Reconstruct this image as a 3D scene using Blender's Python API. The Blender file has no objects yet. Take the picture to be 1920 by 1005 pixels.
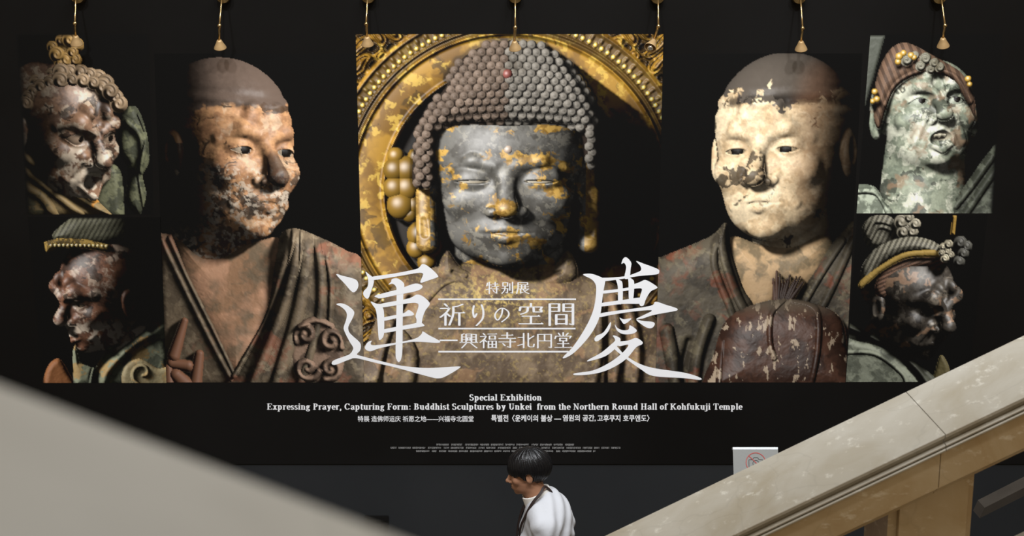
import bpy, bmesh, math, random
import numpy as np
from mathutils import Vector, Matrix
from mathutils.geometry import tessellate_polygon, convex_hull_2d

# ------------------------------------------------------------------ camera, world, light
scene = bpy.context.scene
col = scene.collection
scene.view_settings.view_transform = 'Standard'
scene.view_settings.look = 'None'
scene.view_settings.gamma = 1.0
scene.view_settings.use_curve_mapping = False
scene.view_settings.exposure = 0.0

TH = math.radians(12.3)          # camera looks down from the upper floor
FPX, CX, CY = 2600.0, 960.0, 502.5
ZC, D = 4.15, 8.5                # camera height, distance of the banner wall

cam_data = bpy.data.cameras.new('camera')
cam = bpy.data.objects.new('camera', cam_data)
col.objects.link(cam)
cam.location = (0, 0, ZC)
cam.rotation_euler = (math.pi / 2 - TH, 0, 0)
cam_data.sensor_width = 36.0
cam_data.lens = FPX / 1920.0 * 36.0
cam_data.clip_start = 0.05
cam_data.dof.use_dof = True
cam_data.dof.focus_distance = 6.8
cam_data.dof.aperture_fstop = 4.4
scene.camera = cam

world = bpy.data.worlds.new('hall_light')
scene.world = world
world.use_nodes = True
world.node_tree.nodes['Background'].inputs[0].default_value = (1.0, 0.80, 0.56, 1)
world.node_tree.nodes['Background'].inputs[1].default_value = 0.34


def area_light(name, loc, target, size, power, color):
    d = bpy.data.lights.new(name, 'AREA')
    d.shape = 'RECTANGLE'; d.size, d.size_y = size
    d.energy = power; d.color = color
    o = bpy.data.objects.new(name, d); col.objects.link(o)
    o.location = loc
    o.rotation_euler = (Vector(target) - Vector(loc)).to_track_quat('-Z', 'Y').to_euler()
    return o


def spot_light(name, loc, target, power, color, angle, blend, radius):
    d = bpy.data.lights.new(name, 'SPOT')
    d.energy = power; d.color = color
    d.spot_size = math.radians(angle); d.spot_blend = blend; d.shadow_soft_size = radius
    o = bpy.data.objects.new(name, d); col.objects.link(o)
    o.location = loc
    o.rotation_euler = (Vector(target) - Vector(loc)).to_track_quat('-Z', 'Y').to_euler()
    return o


# skylight over the stairwell and the ceiling spots that wash the banner
area_light('skylight', (1.6, 6.0, 9.0), (0.8, 5.4, 0.0), (5.0, 3.0), 330.0, (0.90, 0.95, 1.0))
for sx in (-3.0, -1.0, 1.0, 3.0):
    spot_light('ceiling_spot', (sx, 2.6, 8.6), (sx * 1.02, D, 1.15), 1000.0, (0.93, 0.96, 1.0), 62, 1.0, 0.25)


# ------------------------------------------------------------------ pixel <-> place measuring
def ray(x, y):
    dx = (x - CX) / FPX; du = (CY - y) / FPX
    return dx, math.cos(TH) + du * math.sin(TH), -math.sin(TH) + du * math.cos(TH)


def at(x, y, Y):
    dx, dy, dz = ray(x, y)
    t = Y / dy
    return Vector((dx * t, Y, ZC + dz * t))


PS = FPX * math.cos(TH) / D      # print units per metre on the banner
ZM = ZC - D * math.tan(TH)


def uv(x, y):
    p = at(x, y, D)
    return 960 + p.x * PS, 502.5 + (ZM - p.z) * PS


def q(pts):
    return [uv(*p) for p in pts]


def wall_pt(u, v, off=0.0):
    return ((u - 960) / PS, D - off, ZM - (v - 502.5) / PS)


# ------------------------------------------------------------------ object helpers
def tag(o, label=None, cat=None, group=None, kind=None):
    if label: o['label'] = label
    if cat: o['category'] = cat
    if group: o['group'] = group
    if kind: o['kind'] = kind
    return o


def empty(name, loc=(0, 0, 0)):
    o = bpy.data.objects.new(name, None); col.objects.link(o)
    o.location = loc; o.empty_display_size = 0.1
    return o


def link(name, me, mat, parent=None, smooth=False):
    if mat: me.materials.append(mat)
    if smooth:
        me.polygons.foreach_set('use_smooth', [True] * len(me.polygons))
    o = bpy.data.objects.new(name, me); col.objects.link(o)
    if parent:
        o.parent = parent
        o.matrix_parent_inverse = Matrix.Translation(parent.location).inverted()
    return o


def mesh_from(name, verts, faces):
    me = bpy.data.meshes.new(name)
    me.from_pydata(verts, [], faces); me.update()
    return me


def obj(name, verts, faces, mat, parent=None, smooth=False):
    return link(name, mesh_from(name, verts, faces), mat, parent, smooth)


def from_bm(name, bm, mat, parent=None, smooth=False):
    bmesh.ops.recalc_face_normals(bm, faces=bm.faces)
    me = bpy.data.meshes.new(name); bm.to_mesh(me); bm.free()
    return link(name, me, mat, parent, smooth)


def bm_box(bm, a, b, bevel=0.0):
    cx = [(a[i] + b[i]) / 2 for i in range(3)]
    s = [abs(b[i] - a[i]) for i in range(3)]
    r = bmesh.ops.create_cube(bm, size=1, matrix=Matrix.Translation(cx) @ Matrix.Diagonal((*s, 1)))
    if bevel:
        es = list({e for v in r['verts'] for e in v.link_edges})
        bmesh.ops.bevel(bm, geom=es, offset=bevel, segments=2, affect='EDGES')


def tube_mesh(pts, radii, seg=12, caps=True):
    pts = [Vector(p) for p in pts]
    verts, faces = [], []
    n = len(pts)
    ref = Vector((0.137, 0.21, 0.97))
    for i, p in enumerate(pts):
        t = (pts[min(i + 1, n - 1)] - pts[max(i - 1, 0)]).normalized()
        r_ = ref if abs(t.dot(ref)) < 0.95 else Vector((1, 0, 0))
        a = t.cross(r_).normalized(); b = t.cross(a).normalized()
        ref = a.cross(t).normalized() if False else ref
        rad = radii[i] if hasattr(radii, '__len__') else radii
        for k in range(seg):
            an = 2 * math.pi * k / seg
            verts.append(tuple(p + a * (rad * math.cos(an)) + b * (rad * math.sin(an))))
    for i in range(n - 1):
        for k in range(seg):
            k2 = (k + 1) % seg
            faces.append((i * seg + k, i * seg + k2, (i + 1) * seg + k2, (i + 1) * seg + k))
    if caps:
        faces.append(tuple(range(seg)))
        faces.append(tuple((n - 1) * seg + k for k in range(seg)))
    return verts, faces


# ------------------------------------------------------------------ materials
def srgb(r, g, b):
    f = lambda c: (c / 255 / 12.92) if c <= 10 else ((c / 255 + 0.055) / 1.055) ** 2.4
    return (f(r), f(g), f(b))


def pbr(name, color, rough=0.5, metal=0.0, spec=0.5, bump=None, vary=None):
    m = bpy.data.materials.new(name); m.use_nodes = True
    nt = m.node_tree; b = nt.nodes['Principled BSDF']
    b.inputs['Base Color'].default_value = (*color, 1)
    b.inputs['Roughness'].default_value = rough
    b.inputs['Metallic'].default_value = metal
    b.inputs['Specular IOR Level'].default_value = spec
    tc = nt.nodes.new('ShaderNodeTexCoord')
    if vary:
        n = nt.nodes.new('ShaderNodeTexNoise'); n.inputs['Scale'].default_value = vary[0]
        n.inputs['Detail'].default_value = 5
        nt.links.new(tc.outputs['Object'], n.inputs['Vector'])
        r = nt.nodes.new('ShaderNodeValToRGB')
        r.color_ramp.elements[0].position = 0.35; r.color_ramp.elements[1].position = 0.65
        r.color_ramp.elements[0].color = (*color, 1)
        r.color_ramp.elements[1].color = (*vary[1], 1)
        nt.links.new(n.outputs['Fac'], r.inputs[0]); nt.links.new(r.outputs[0], b.inputs['Base Color'])
    if bump:
        n = nt.nodes.new('ShaderNodeTexNoise'); n.inputs['Scale'].default_value = bump[0]
        nt.links.new(tc.outputs['Object'], n.inputs['Vector'])
        bp = nt.nodes.new('ShaderNodeBump'); bp.inputs['Strength'].default_value = bump[1]
        bp.inputs['Distance'].default_value = 0.01
        nt.links.new(n.outputs['Fac'], bp.inputs['Height']); nt.links.new(bp.outputs[0], b.inputs['Normal'])
    return m


def marble(name, base, light, dark, fleck):
    m = bpy.data.materials.new(name); m.use_nodes = True
    nt = m.node_tree; b = nt.nodes['Principled BSDF']
    N = nt.nodes.new; Lk = nt.links.new
    tc = N('ShaderNodeTexCoord')
    n1 = N('ShaderNodeTexNoise'); n1.inputs['Scale'].default_value = 3.2; n1.inputs['Detail'].default_value = 9
    n1.inputs['Roughness'].default_value = 0.62; n1.inputs['Distortion'].default_value = 0.6
    Lk(tc.outputs['Object'], n1.inputs['Vector'])
    r1 = N('ShaderNodeValToRGB'); e = r1.color_ramp.elements
    e[0].position = 0.33; e[0].color = (*dark, 1); e[1].position = 0.66; e[1].color = (*light, 1)
    mid = e.new(0.5); mid.color = (*base, 1)
    Lk(n1.outputs['Fac'], r1.inputs[0])
    # pale fossil flecks
    mp = N('ShaderNodeMapping'); mp.inputs['Rotation'].default_value = (0.2, 0.5, 0.3)
    mp.inputs['Scale'].default_value = (9, 9, 22)
    Lk(tc.outputs['Object'], mp.inputs['Vector'])
    n2 = N('ShaderNodeTexNoise'); n2.inputs['Scale'].default_value = 1.3; n2.inputs['Detail'].default_value = 6
    n2.inputs['Roughness'].default_value = 0.7
    Lk(mp.outputs[0], n2.inputs['Vector'])
    r2 = N('ShaderNodeValToRGB'); e = r2.color_ramp.elements
    e[0].position = 0.58; e[0].color = (0, 0, 0, 1); e[1].position = 0.70; e[1].color = (1, 1, 1, 1)
    Lk(n2.outputs['Fac'], r2.inputs[0])
    mx = N('ShaderNodeMixRGB'); Lk(r2.outputs[0], mx.inputs[0]); Lk(r1.outputs[0], mx.inputs[1])
    mx.inputs[2].default_value = (*fleck, 1)
    # thin dark cracks
    n3 = N('ShaderNodeTexNoise'); n3.inputs['Scale'].default_value = 2.1; n3.inputs['Detail'].default_value = 4
    Lk(tc.outputs['Object'], n3.inputs['Vector'])
    va = N('ShaderNodeVectorMath'); va.operation = 'MULTIPLY_ADD'
    va.inputs[1].default_value = (0.5, 0.5, 0.5)
    Lk(n3.outputs['Color'], va.inputs[0]); Lk(tc.outputs['Object'], va.inputs[2])
    vo = N('ShaderNodeTexVoronoi'); vo.feature = 'DISTANCE_TO_EDGE'; vo.inputs['Scale'].default_value = 2.3
    Lk(va.outputs[0], vo.inputs['Vector'])
    r3 = N('ShaderNodeValToRGB'); e = r3.color_ramp.elements
    e[0].position = 0.0; e[0].color = (0.55, 0.55, 0.55, 1); e[1].position = 0.012; e[1].color = (1, 1, 1, 1)
    Lk(vo.outputs['Distance'], r3.inputs[0])
    mu = N('ShaderNodeMixRGB'); mu.blend_type = 'MULTIPLY'; mu.inputs[0].default_value = 0.18
    Lk(mx.outputs[0], mu.inputs[1]); Lk(r3.outputs[0], mu.inputs[2])
    Lk(mu.outputs[0], b.inputs['Base Color'])
    b.inputs['Roughness'].default_value = 0.42
    b.inputs['Specular IOR Level'].default_value = 0.35
    return m


M = {}
M['marble'] = marble('beige_marble', (0.43, 0.395, 0.325), (0.48, 0.45, 0.385), (0.37, 0.325, 0.245), (0.64, 0.61, 0.53))
M['marble_warm_side'] = marble('warm_lit_marble', (0.51, 0.38, 0.215), (0.58, 0.46, 0.29), (0.44, 0.30, 0.145), (0.72, 0.62, 0.45))  # same marble as the coping, warm bounce light on its sides put into the colour
M['banner'] = pbr('banner_black_print', (0.0056, 0.0052, 0.0049), 0.42, 0, 0.10, vary=(0.8, (0.0078, 0.0074, 0.0072)))
M['wall'] = pbr('charcoal_wall', (0.0150, 0.0165, 0.0185), 0.7, 0, 0.2, vary=(1.2, (0.0185, 0.0200, 0.0220)))
M['floor'] = pbr('dark_stone_floor', (0.10, 0.085, 0.065), 0.5, 0, 0.3, vary=(3.0, (0.14, 0.12, 0.09)))
M['white_print'] = pbr('white_print', (0.86, 0.87, 0.90), 0.6, 0, 0.2)
M['grey_print'] = pbr('grey_print', (0.34, 0.34, 0.34), 0.6, 0, 0.2)
M['brass'] = pbr('aged_brass', (0.62, 0.45, 0.22), 0.28, 1.0, 0.5, vary=(20, (0.50, 0.35, 0.16)))
M['shade'] = pbr('satin_brass_shade', (0.55, 0.37, 0.18), 0.5, 0.35, 0.4, vary=(15, (0.48, 0.31, 0.14)))
M['bulb'] = pbr('silvered_bulb', (0.9, 0.92, 0.95), 0.08, 1.0, 0.5)


def paint_mat(name):
    m = bpy.data.materials.new(name); m.use_nodes = True
    nt = m.node_tree; b = nt.nodes['Principled BSDF']
    a = nt.nodes.new('ShaderNodeVertexColor'); a.layer_name = 'print'
    nt.links.new(a.outputs['Color'], b.inputs['Base Color'])
    b.inputs['Roughness'].default_value = 0.42; b.inputs['Specular IOR Level'].default_value = 0.10
    return m


M['print'] = paint_mat('printed_photograph')

# ================================================================== setting
# back wall carries a shallow plinth below the banner
bm = bmesh.new(); bm_box(bm, (-9, D + 0.009, 0), (9, D + 0.35, 7.5))
tag(from_bm('wall_back', bm, M['wall']), 'charcoal wall behind and below the exhibition banner', kind='structure')
bm = bmesh.new(); bm_box(bm, (-9, 0.99, -0.2), (9, D + 0.009, 0))
tag(from_bm('floor', bm, M['floor']), 'dark stone landing floor', kind='structure')
bm = bmesh.new(); bm_box(bm, (-6, -4, 2.3), (6, 0.98, 2.6))
tag(from_bm('floor_upper', bm, M['floor']), 'upper stone floor above the stairwell', kind='structure')
# low vent plate in the wall
a0, a1 = at(683, 967, D), at(729, 986, D)
vp = empty('vent_plate', (a0.x, D, a1.z))
tag(vp, 'small flat black plate set low in the charcoal wall under the banner', 'vent')
bm = bmesh.new(); bm_box(bm, (a0.x, D - 0.006, a1.z - 0.05), (a1.x, D + 0.0085, a0.z), 0.003)
from_bm('plate', bm, M['banner'], vp)
for k in range(3):
    zz = a0.z - 0.03 - k * 0.03
    bm = bmesh.new(); bm_box(bm, (a0.x + 0.012, D - 0.012, zz - 0.006), (a1.x - 0.012, D - 0.0065, zz + 0.006), 0.001)
    from_bm('louvre', bm, M['banner'], vp)
# ================================================================== numpy painter for the printed pictures
F32 = np.float32


def hexc(h):
    return np.array(srgb(int(h[0:2], 16), int(h[2:4], 16), int(h[4:6], 16)), F32)


_tab = {}


def vnoise(x, y, seed):
    if seed not in _tab:
        _tab[seed] = np.random.RandomState(seed).rand(256, 256).astype(F32)
    t = _tab[seed]
    xi = np.floor(x); yi = np.floor(y)
    fx = (x - xi).astype(F32); fy = (y - yi).astype(F32)
    fx = fx * fx * (3 - 2 * fx); fy = fy * fy * (3 - 2 * fy)
    xi = xi.astype(np.int64) & 255; yi = yi.astype(np.int64) & 255
    x1 = (xi + 1) & 255; y1 = (yi + 1) & 255
    return (t[yi, xi] * (1 - fx) + t[yi, x1] * fx) * (1 - fy) + (t[y1, xi] * (1 - fx) + t[y1, x1] * fx) * fy


def fbm(x, y, seed, scale, octv=4, gain=0.55):
    s = 0; a = 1; tot = 0; f = 1.0 / scale
    if octv > 2:
        wx = vnoise(x * f * 1.9 + 5.3, y * f * 1.9, seed + 90) + 0.5 * vnoise(x * f * 4.7, y * f * 4.7 + 3.1, seed + 91) - 0.75
        wy = vnoise(x * f * 1.9, y * f * 1.9 + 8.1, seed + 92) + 0.5 * vnoise(x * f * 4.7 + 2.2, y * f * 4.7, seed + 93) - 0.75
        x = x + 0.55 * scale * wx; y = y + 0.55 * scale * wy
    for o in range(octv):
        cs, sn = math.cos(0.6 + 1.1 * o), math.sin(0.6 + 1.1 * o)
        s = s + a * vnoise((x * cs - y * sn) * f + 37.1 * o, (x * sn + y * cs) * f + 11.7 * o, seed + o); tot += a
        a *= gain; f *= 2.03
    return s / tot


def sstep(a, b, x):
    t = np.clip((x - a) / (b - a), 0, 1)
    return t * t * (3 - 2 * t)


def mix(a, b, m):
    m = np.asarray(m)[..., None]
    return a * (1 - m) + b * m


def rot(yaw, pitch, roll):
    """columns: model axes (x right, y up, z to the viewer) in viewer space"""
    y, p, r = [math.radians(v) for v in (yaw, pitch, roll)]
    Ry = np.array([[math.cos(y), 0, math.sin(y)], [0, 1, 0], [-math.sin(y), 0, math.cos(y)]])
    Rx = np.array([[1, 0, 0], [0, math.cos(p), math.sin(p)], [0, -math.sin(p), math.cos(p)]])
    Rz = np.array([[math.cos(r), -math.sin(r), 0], [math.sin(r), math.cos(r), 0], [0, 0, 1]])
    return (Rz @ Rx @ Ry).astype(F32)


# ---- signed distance pieces
def ell(x, y, z, c, r):
    a = (x - c[0]) / r[0]; b = (y - c[1]) / r[1]; d = (z - c[2]) / r[2]
    k0 = np.sqrt(a * a + b * b + d * d) + 1e-6
    a = a / r[0]; b = b / r[1]; d = d / r[2]
    k1 = np.sqrt(a * a + b * b + d * d) + 1e-6
    return k0 * (k0 - 1) / k1


def cap(x, y, z, a, b, ra, rb):
    bx, by, bz = b[0] - a[0], b[1] - a[1], b[2] - a[2]
    px, py, pz = x - a[0], y - a[1], z - a[2]
    h = np.clip((px * bx + py * by + pz * bz) / (bx * bx + by * by + bz * bz), 0, 1)
    dx = px - bx * h; dy = py - by * h; dz = pz - bz * h
    return np.sqrt(dx * dx + dy * dy + dz * dz) - (ra + (rb - ra) * h)


def smin(a, b, k):
    h = np.clip(0.5 + 0.5 * (b - a) / k, 0, 1)
    return b + (a - b) * h - k * h * (1 - h)


def smax(a, b, k):
    return -smin(-a, -b, k)


HEAD = dict(w=0.70, jaw=0.42, open=0.035, brow=0.0, browr=0.085, browz=0.0, mouth=0.0, cheek=0.20, nose=1.0,
            ear=1.0, lobe=False, neck=0.40, lips=1.0, frown=0.0, sx=1.0, eye=0.135, wr=0.0, crown=1.0, age=0.0)


def head_sdf(x, y, z, **kw):
    """a plain generic head: chin at y=-1, crown at y=1, face towards +z"""
    o = dict(HEAD); o.update(kw)
    x = x / o['sx']; ax = np.abs(x)
    d = ell(x, y, z, (0, 0.26, -0.12), (o['w'], 0.75 * o['crown'], 0.86))
    d = smin(d, ell(x, y, z, (0, -0.28, 0.16), (o['w'] * 0.82, 0.72, 0.60)), 0.18)
    d = smin(d, ell(x, y, z, (0, -0.64, 0.24), (o['jaw'], 0.30, 0.46)), 0.14)
    d = smin(d, ell(x, y, z, (0, -0.86, 0.53), (0.18, 0.13, 0.14)), 0.12)
    d = smin(d, ell(ax, y, z, (0.34, -0.24, 0.50), (o['cheek'], 0.19, 0.19)), 0.12)
    d = smin(d, ell(x, y, z, (0, -0.58, 0.50), (0.27, 0.20, 0.27)), 0.10)
    bi = o['brow']
    d = smin(d, cap(ax, y, z, (0.10, 0.15 - bi, 0.70 + o['browz']), (0.28, 0.20, 0.665 + o['browz']), o['browr'] * 0.9, o['browr']), 0.07)
    d = smin(d, cap(ax, y, z, (0.28, 0.20, 0.665 + o['browz']), (0.47, 0.10 + bi * 0.5, 0.47), o['browr'], o['browr'] * 0.6), 0.07)
    if o['frown']:
        d = smin(d, ell(ax, y, z, (0.16, 0.36, 0.68), (0.10, 0.14, 0.10 * o['frown'])), 0.06)
        d = smin(d, cap(ax, y, z, (0.20, -0.30, 0.72), (0.36, -0.62, 0.56), 0.05 * o['frown'], 0.04 * o['frown']), 0.05)
    d = smax(d, -ell(ax, y, z, (0.28, -0.01, 0.80), (0.20, 0.10, 0.15)), 0.08)
    # nose
    n = o['nose']
    d = smin(d, cap(x, y, z, (0, 0.10, 0.68), (0, -0.28, 0.70 + 0.20 * n), 0.055, 0.085 * n), 0.07)
    d = smin(d, ell(x, y, z, (0, -0.32, 0.73 + 0.18 * n), (0.105 * n, 0.095, 0.11)), 0.04)
    d = smin(d, ell(ax, y, z, (0.125 * n, -0.36, 0.78), (0.075 * n, 0.065, 0.095)), 0.03)
    d = smax(d, -ell(ax, y, z, (0.07 * n, -0.42, 0.86), (0.038, 0.035, 0.07)), 0.02)
    # eyes
    er = o['eye']
    ball = ell(ax, y, z, (0.275, -0.01, 0.56), (er, er, er))
    lid = ell(ax, y, z, (0.275, -0.01, 0.56), (er * 1.22, er * 1.12, er * 1.15))
    g = o['open'] * (1 - ((ax - 0.275) / (er * 1.2)) ** 2) - np.abs(y + 0.03)
    lid = np.maximum(lid, g)
    d = np.minimum(smin(d, lid, 0.035), ball)
    # mouth
    lp = 0.042 * o['lips']; mo = o['mouth']
    d = smin(d, cap(ax, y, z, (0, -0.545 + mo * 0.3, 0.755), (0.20, -0.585 - mo * 0.2, 0.66), lp, lp * 0.5), 0.035)
    d = smin(d, cap(ax, y, z, (0, -0.665 - mo, 0.745), (0.17, -0.62 - mo * 0.6, 0.67), lp * 1.15, lp * 0.55), 0.035)
    if mo > 0:
        d = smax(d, -ell(x, y, z, (0, -0.605 - mo * 0.3, 0.80), (0.19, 0.03 + mo * 0.72, 0.24)), 0.02)
        th = np.abs(np.sin(x * 38)) * 0.012
        d = np.minimum(d, ell(x, y, z, (0, -0.555, 0.58), (0.17, 0.045, 0.13)) + th)
    else:
        d = smax(d, -cap(ax, y, z, (0, -0.607, 0.80), (0.215, -0.60, 0.68), 0.014, 0.008), 0.03)
    if o['age']:
        g_ = o['age']
        d = smin(d, cap(ax, y, z, (0.17, -0.135, 0.685), (0.40, -0.115, 0.575), 0.022 * g_, 0.02 * g_), 0.04)
        d = smax(d, -cap(ax, y, z, (0.165, -0.33, 0.83), (0.31, -0.62, 0.70), 0.022 * g_, 0.016 * g_), 0.06)
        d = smax(d, -cap(ax, y, z, (0.05, 0.20, 0.80), (0.06, 0.36, 0.80), 0.018 * g_, 0.006), 0.04)
    # ears and neck
    if o['ear']:
        e = ell(ax, y, z, (0.70 * o['w'] / 0.70, -0.08, -0.08), (0.075, 0.26, 0.16))
        e = smax(e, -ell(ax, y, z, (0.78 * o['w'] / 0.70, -0.04, -0.03), (0.06, 0.16, 0.085)), 0.03)
        if o['lobe']:
            e = smin(e, cap(ax, y, z, (0.70, -0.2, 0.02), (0.69, -0.78, 0.08), 0.075, 0.085), 0.06)
            e = smax(e, -cap(ax, y, z, (0.72, -0.5, 0.14), (0.71, -0.66, 0.16), 0.035, 0.04), 0.02)
        d = smin(d, e, 0.04)
    if o['neck']:
        d = smin(d, cap(x, y, z, (0, -0.55, -0.16), (0, -1.55, -0.60), o['neck'], o['neck'] * 1.15), 0.10)
    if o['wr']:
        d = d + o['wr'] * 0.012 * np.sin(y * 34 + np.cos(x * 5) * 1.2) * sstep(0.28, 0.45, y) * sstep(0.75, 0.55, y)
    return d


def eye_d(x, y, z, er=0.135, sx=1.0):
    return ell(np.abs(x / sx), y, z, (0.275, -0.01, 0.56), (er, er, er))


def catmull(pts, n=6, closed=False):
    P = [np.array(p, float) for p in pts]
    m = len(P); out = []
    rng = m if closed else m - 1
    for i in range(rng):
        if closed:
            p0, p1, p2, p3 = P[(i - 1) % m], P[i], P[(i + 1) % m], P[(i + 2) % m]
        else:
            p0, p1, p2, p3 = P[max(i - 1, 0)], P[i], P[i + 1], P[min(i + 2, m - 1)]
        for k in range(n):
            t = k / n
            out.append(tuple(0.5 * (2 * p1 + (p2 - p0) * t + (2 * p0 - 5 * p1 + 4 * p2 - p3) * t * t + (3 * p1 - p0 - 3 * p2 + p3) * t ** 3)))
    if not closed:
        out.append(tuple(P[-1]))
    return out


SP = 1.45


class Panel:
    def __init__(s, corners):
        """corners in print units: top-left, top-right, bottom-right, bottom-left"""
        tl, tr, br, bl = [np.array(c, float) for c in corners]
        nx = int(max(np.linalg.norm(tr - tl), np.linalg.norm(br - bl)) / SP) + 1
        ny = int(np.linalg.norm(bl - tl) / SP) + 1
        a = np.linspace(0, 1, nx)[None, :, None]; b = np.linspace(0, 1, ny)[:, None, None]
        P = (tl * (1 - a) + tr * a) * (1 - b) + (bl * (1 - a) + br * a) * b
        s.X = P[..., 0].astype(F32); s.Y = P[..., 1].astype(F32)
        s.nx, s.ny = nx, ny
        sh = s.X.shape
        s.Z = np.full(sh, -900, F32); s.N = np.zeros(sh + (3,), F32); s.N[..., 2] = 1
        s.A = np.zeros(sh + (3,), F32) + 0.0055; s.G = np.zeros(sh, F32)
        s.sp = SP

    def noise(s, seed, scale, octv=4):
        return fbm(s.X, s.Y, seed, scale, octv)

    def inside(s, poly):
        X, Y = s.X, s.Y; r = np.zeros(X.shape, bool); n = len(poly)
        for i in range(n):
            x0, y0 = poly[i]; x1, y1 = poly[(i + 1) % n]
            if y0 == y1: continue
            c = ((y0 > Y) != (y1 > Y)) & (X < (x1 - x0) * (Y - y0) / (y1 - y0) + x0)
            r ^= c
        return r

    def dist(s, pts, closed=False):
        X, Y = s.X, s.Y; best = np.full(X.shape, 1e9, F32)
        n = len(pts) if closed else len(pts) - 1
        for i in range(n):
            x0, y0 = pts[i]; x1, y1 = pts[(i + 1) % len(pts)]
            bx, by = x1 - x0, y1 - y0; L = bx * bx + by * by
            if L < 1e-9: continue
            h = np.clip(((X - x0) * bx + (Y - y0) * by) / L, 0, 1)
            best = np.minimum(best, (X - x0 - bx * h) ** 2 + (Y - y0 - by * h) ** 2)
        return np.sqrt(best)

    def put(s, mask, z, A, gloss=0.0, N=None, force=False):
        if N is None:
            gy, gx = np.gradient(z, s.sp)
            N = np.stack([-gx, -gy, np.ones_like(z)], -1)
            N /= np.linalg.norm(N, axis=-1, keepdims=True)
        m = mask & (force | (z > s.Z))
        s.Z[m] = z[m]; s.N[m] = N[m]
        s.A[m] = (np.broadcast_to(A, s.A.shape))[m]; s.G[m] = gloss
        return m

    def cloth(s, poly, z0, A, pill=(30, 24), ridges=(), grooves=(), rough=1.2, seed=5, gloss=0.03, smooth=True, force=False, slope=(0, 0)):
        """padded surface inside an outline, with folds laid over it"""
        pl = catmull(poly, 5, True) if smooth else poly
        m = s.inside(pl)
        d = s.dist(pl, True)
        r, h = pill
        z = z0 + h * np.sqrt(np.clip(1 - (1 - np.minimum(d / r, 1)) ** 2, 0, 1))
        z = z + slope[0] * (s.X - pl[0][0]) + slope[1] * (s.Y - pl[0][1])
        for (pts, rr, hh) in ridges:
            dd = s.dist(catmull(pts, 6))
            z = np.maximum(z, z + hh * np.sqrt(np.clip(1 - (dd / rr) ** 2, 0, 1)))
        for (pts, rr, hh) in grooves:
            dd = s.dist(catmull(pts, 6))
            z = z - hh * np.exp(-(dd / rr) ** 2)
        z = (z + rough * (s.noise(seed, 9, 3) - 0.5)).astype(F32)
        return s.put(m, z, A, gloss, force=force)

    def sphere(s, cx, cy, cz, r, A, squash=1.0, gloss=0.05, swirl=0.0, rz=None):
        rz = rz or r
        x0, y0 = s.X[0, 0], s.Y[0, 0]
        m = (np.abs(s.X - cx) < r * 1.05) & (np.abs(s.Y - cy) < r * 1.05)
        idx = np.where(m)
        if len(idx[0]) == 0: return
        i0, i1, j0, j1 = idx[0].min(), idx[0].max() + 1, idx[1].min(), idx[1].max() + 1
        sl = (slice(i0, i1), slice(j0, j1))
        x = (s.X[sl] - cx) / r; y = (s.Y[sl] - cy) / (r * squash)
        rr = x * x + y * y
        zz = np.sqrt(np.clip(1 - rr, 0, 1))
        z = cz + rz * zz
        N = np.stack([x, y, zz + 0.02], -1)
        if swirl:
            rad = np.sqrt(rr + 1e-6); k = np.sin(rad * 9.0 + np.arctan2(y, x)) * swirl
            N[..., 0] += k * x / rad; N[..., 1] += k * y / rad
        N /= np.linalg.norm(N, axis=-1, keepdims=True)
        mm = (rr < 1) & (z > s.Z[sl])
        s.Z[sl][mm] = z[mm]; s.N[sl][mm] = N[mm]; s.A[sl][mm] = A; s.G[sl][mm] = gloss

    def finger(s, a, b, r0, r1, z0, A, gloss=0.05):
        a, b = uv(*a), uv(*b)
        bx, by = b[0] - a[0], b[1] - a[1]
        h = np.clip(((s.X - a[0]) * bx + (s.Y - a[1]) * by) / (bx * bx + by * by), 0, 1)
        d = np.hypot(s.X - a[0] - bx * h, s.Y - a[1] - by * h); r = r0 + (r1 - r0) * h
        z = (z0 + np.sqrt(np.clip(r * r - d * d, 0, None))).astype(F32)
        s.put(d < r, z, np.broadcast_to(A, s.A.shape), gloss)

    def head(s, c, sc, R, albedo, zoff=0.0, gloss=0.06, ext=1.75, sdf=head_sdf, bump=0.0, bseed=60, ymax=None, **kw):
        X = (s.X - c[0]) / sc; Y = -(s.Y - c[1]) / sc
        m = (X * X + Y * Y < ext * ext)
        if ymax is not None: m &= Y > ymax
        iy, ix = np.where(m)
        x = X[iy, ix]; y = Y[iy, ix]; z = np.full(x.shape, 1.6, F32)
        f = lambda a, b, cc: sdf(R[0, 0] * a + R[1, 0] * b + R[2, 0] * cc, R[0, 1] * a + R[1, 1] * b + R[2, 1] * cc,
                                 R[0, 2] * a + R[1, 2] * b + R[2, 2] * cc, **kw)
        act = np.arange(len(x)); hit = np.zeros(len(x), bool)
        for it in range(44):
            d = f(x[act], y[act], z[act])
            z[act] -= np.maximum(d, 0.0) * 0.85 + 0.0004
            h = d < 0.004
            hit[act[h]] = True
            act = act[(~h) & (z[act] > -1.6)]
            if len(act) == 0: break
        x, y, z, iy, ix = x[hit], y[hit], z[hit], iy[hit], ix[hit]
        e = 0.006
        ks = [(1, -1, -1), (-1, -1, 1), (-1, 1, -1), (1, 1, 1)]
        n = sum(np.array(k, F32)[None] * f(x + k[0] * e, y + k[1] * e, z + k[2] * e)[:, None] for k in ks)
        if bump:
            bx = fbm(s.X[iy, ix], s.Y[iy, ix], bseed, 7, 3) - 0.5; by = fbm(s.X[iy, ix], s.Y[iy, ix], bseed + 9, 7, 3) - 0.5
            n = n / (np.linalg.norm(n, axis=1, keepdims=True) + 1e-9)
            n[:, 0] += bump * bx; n[:, 1] += bump * by
        n /= np.linalg.norm(n, axis=1, keepdims=True) + 1e-9
        pm = np.stack([x, y, z], 1) @ R              # model position
        nm = n @ R
        zz = z * sc + zoff
        A = albedo(pm, nm, s.X[iy, ix], s.Y[iy, ix])
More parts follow.
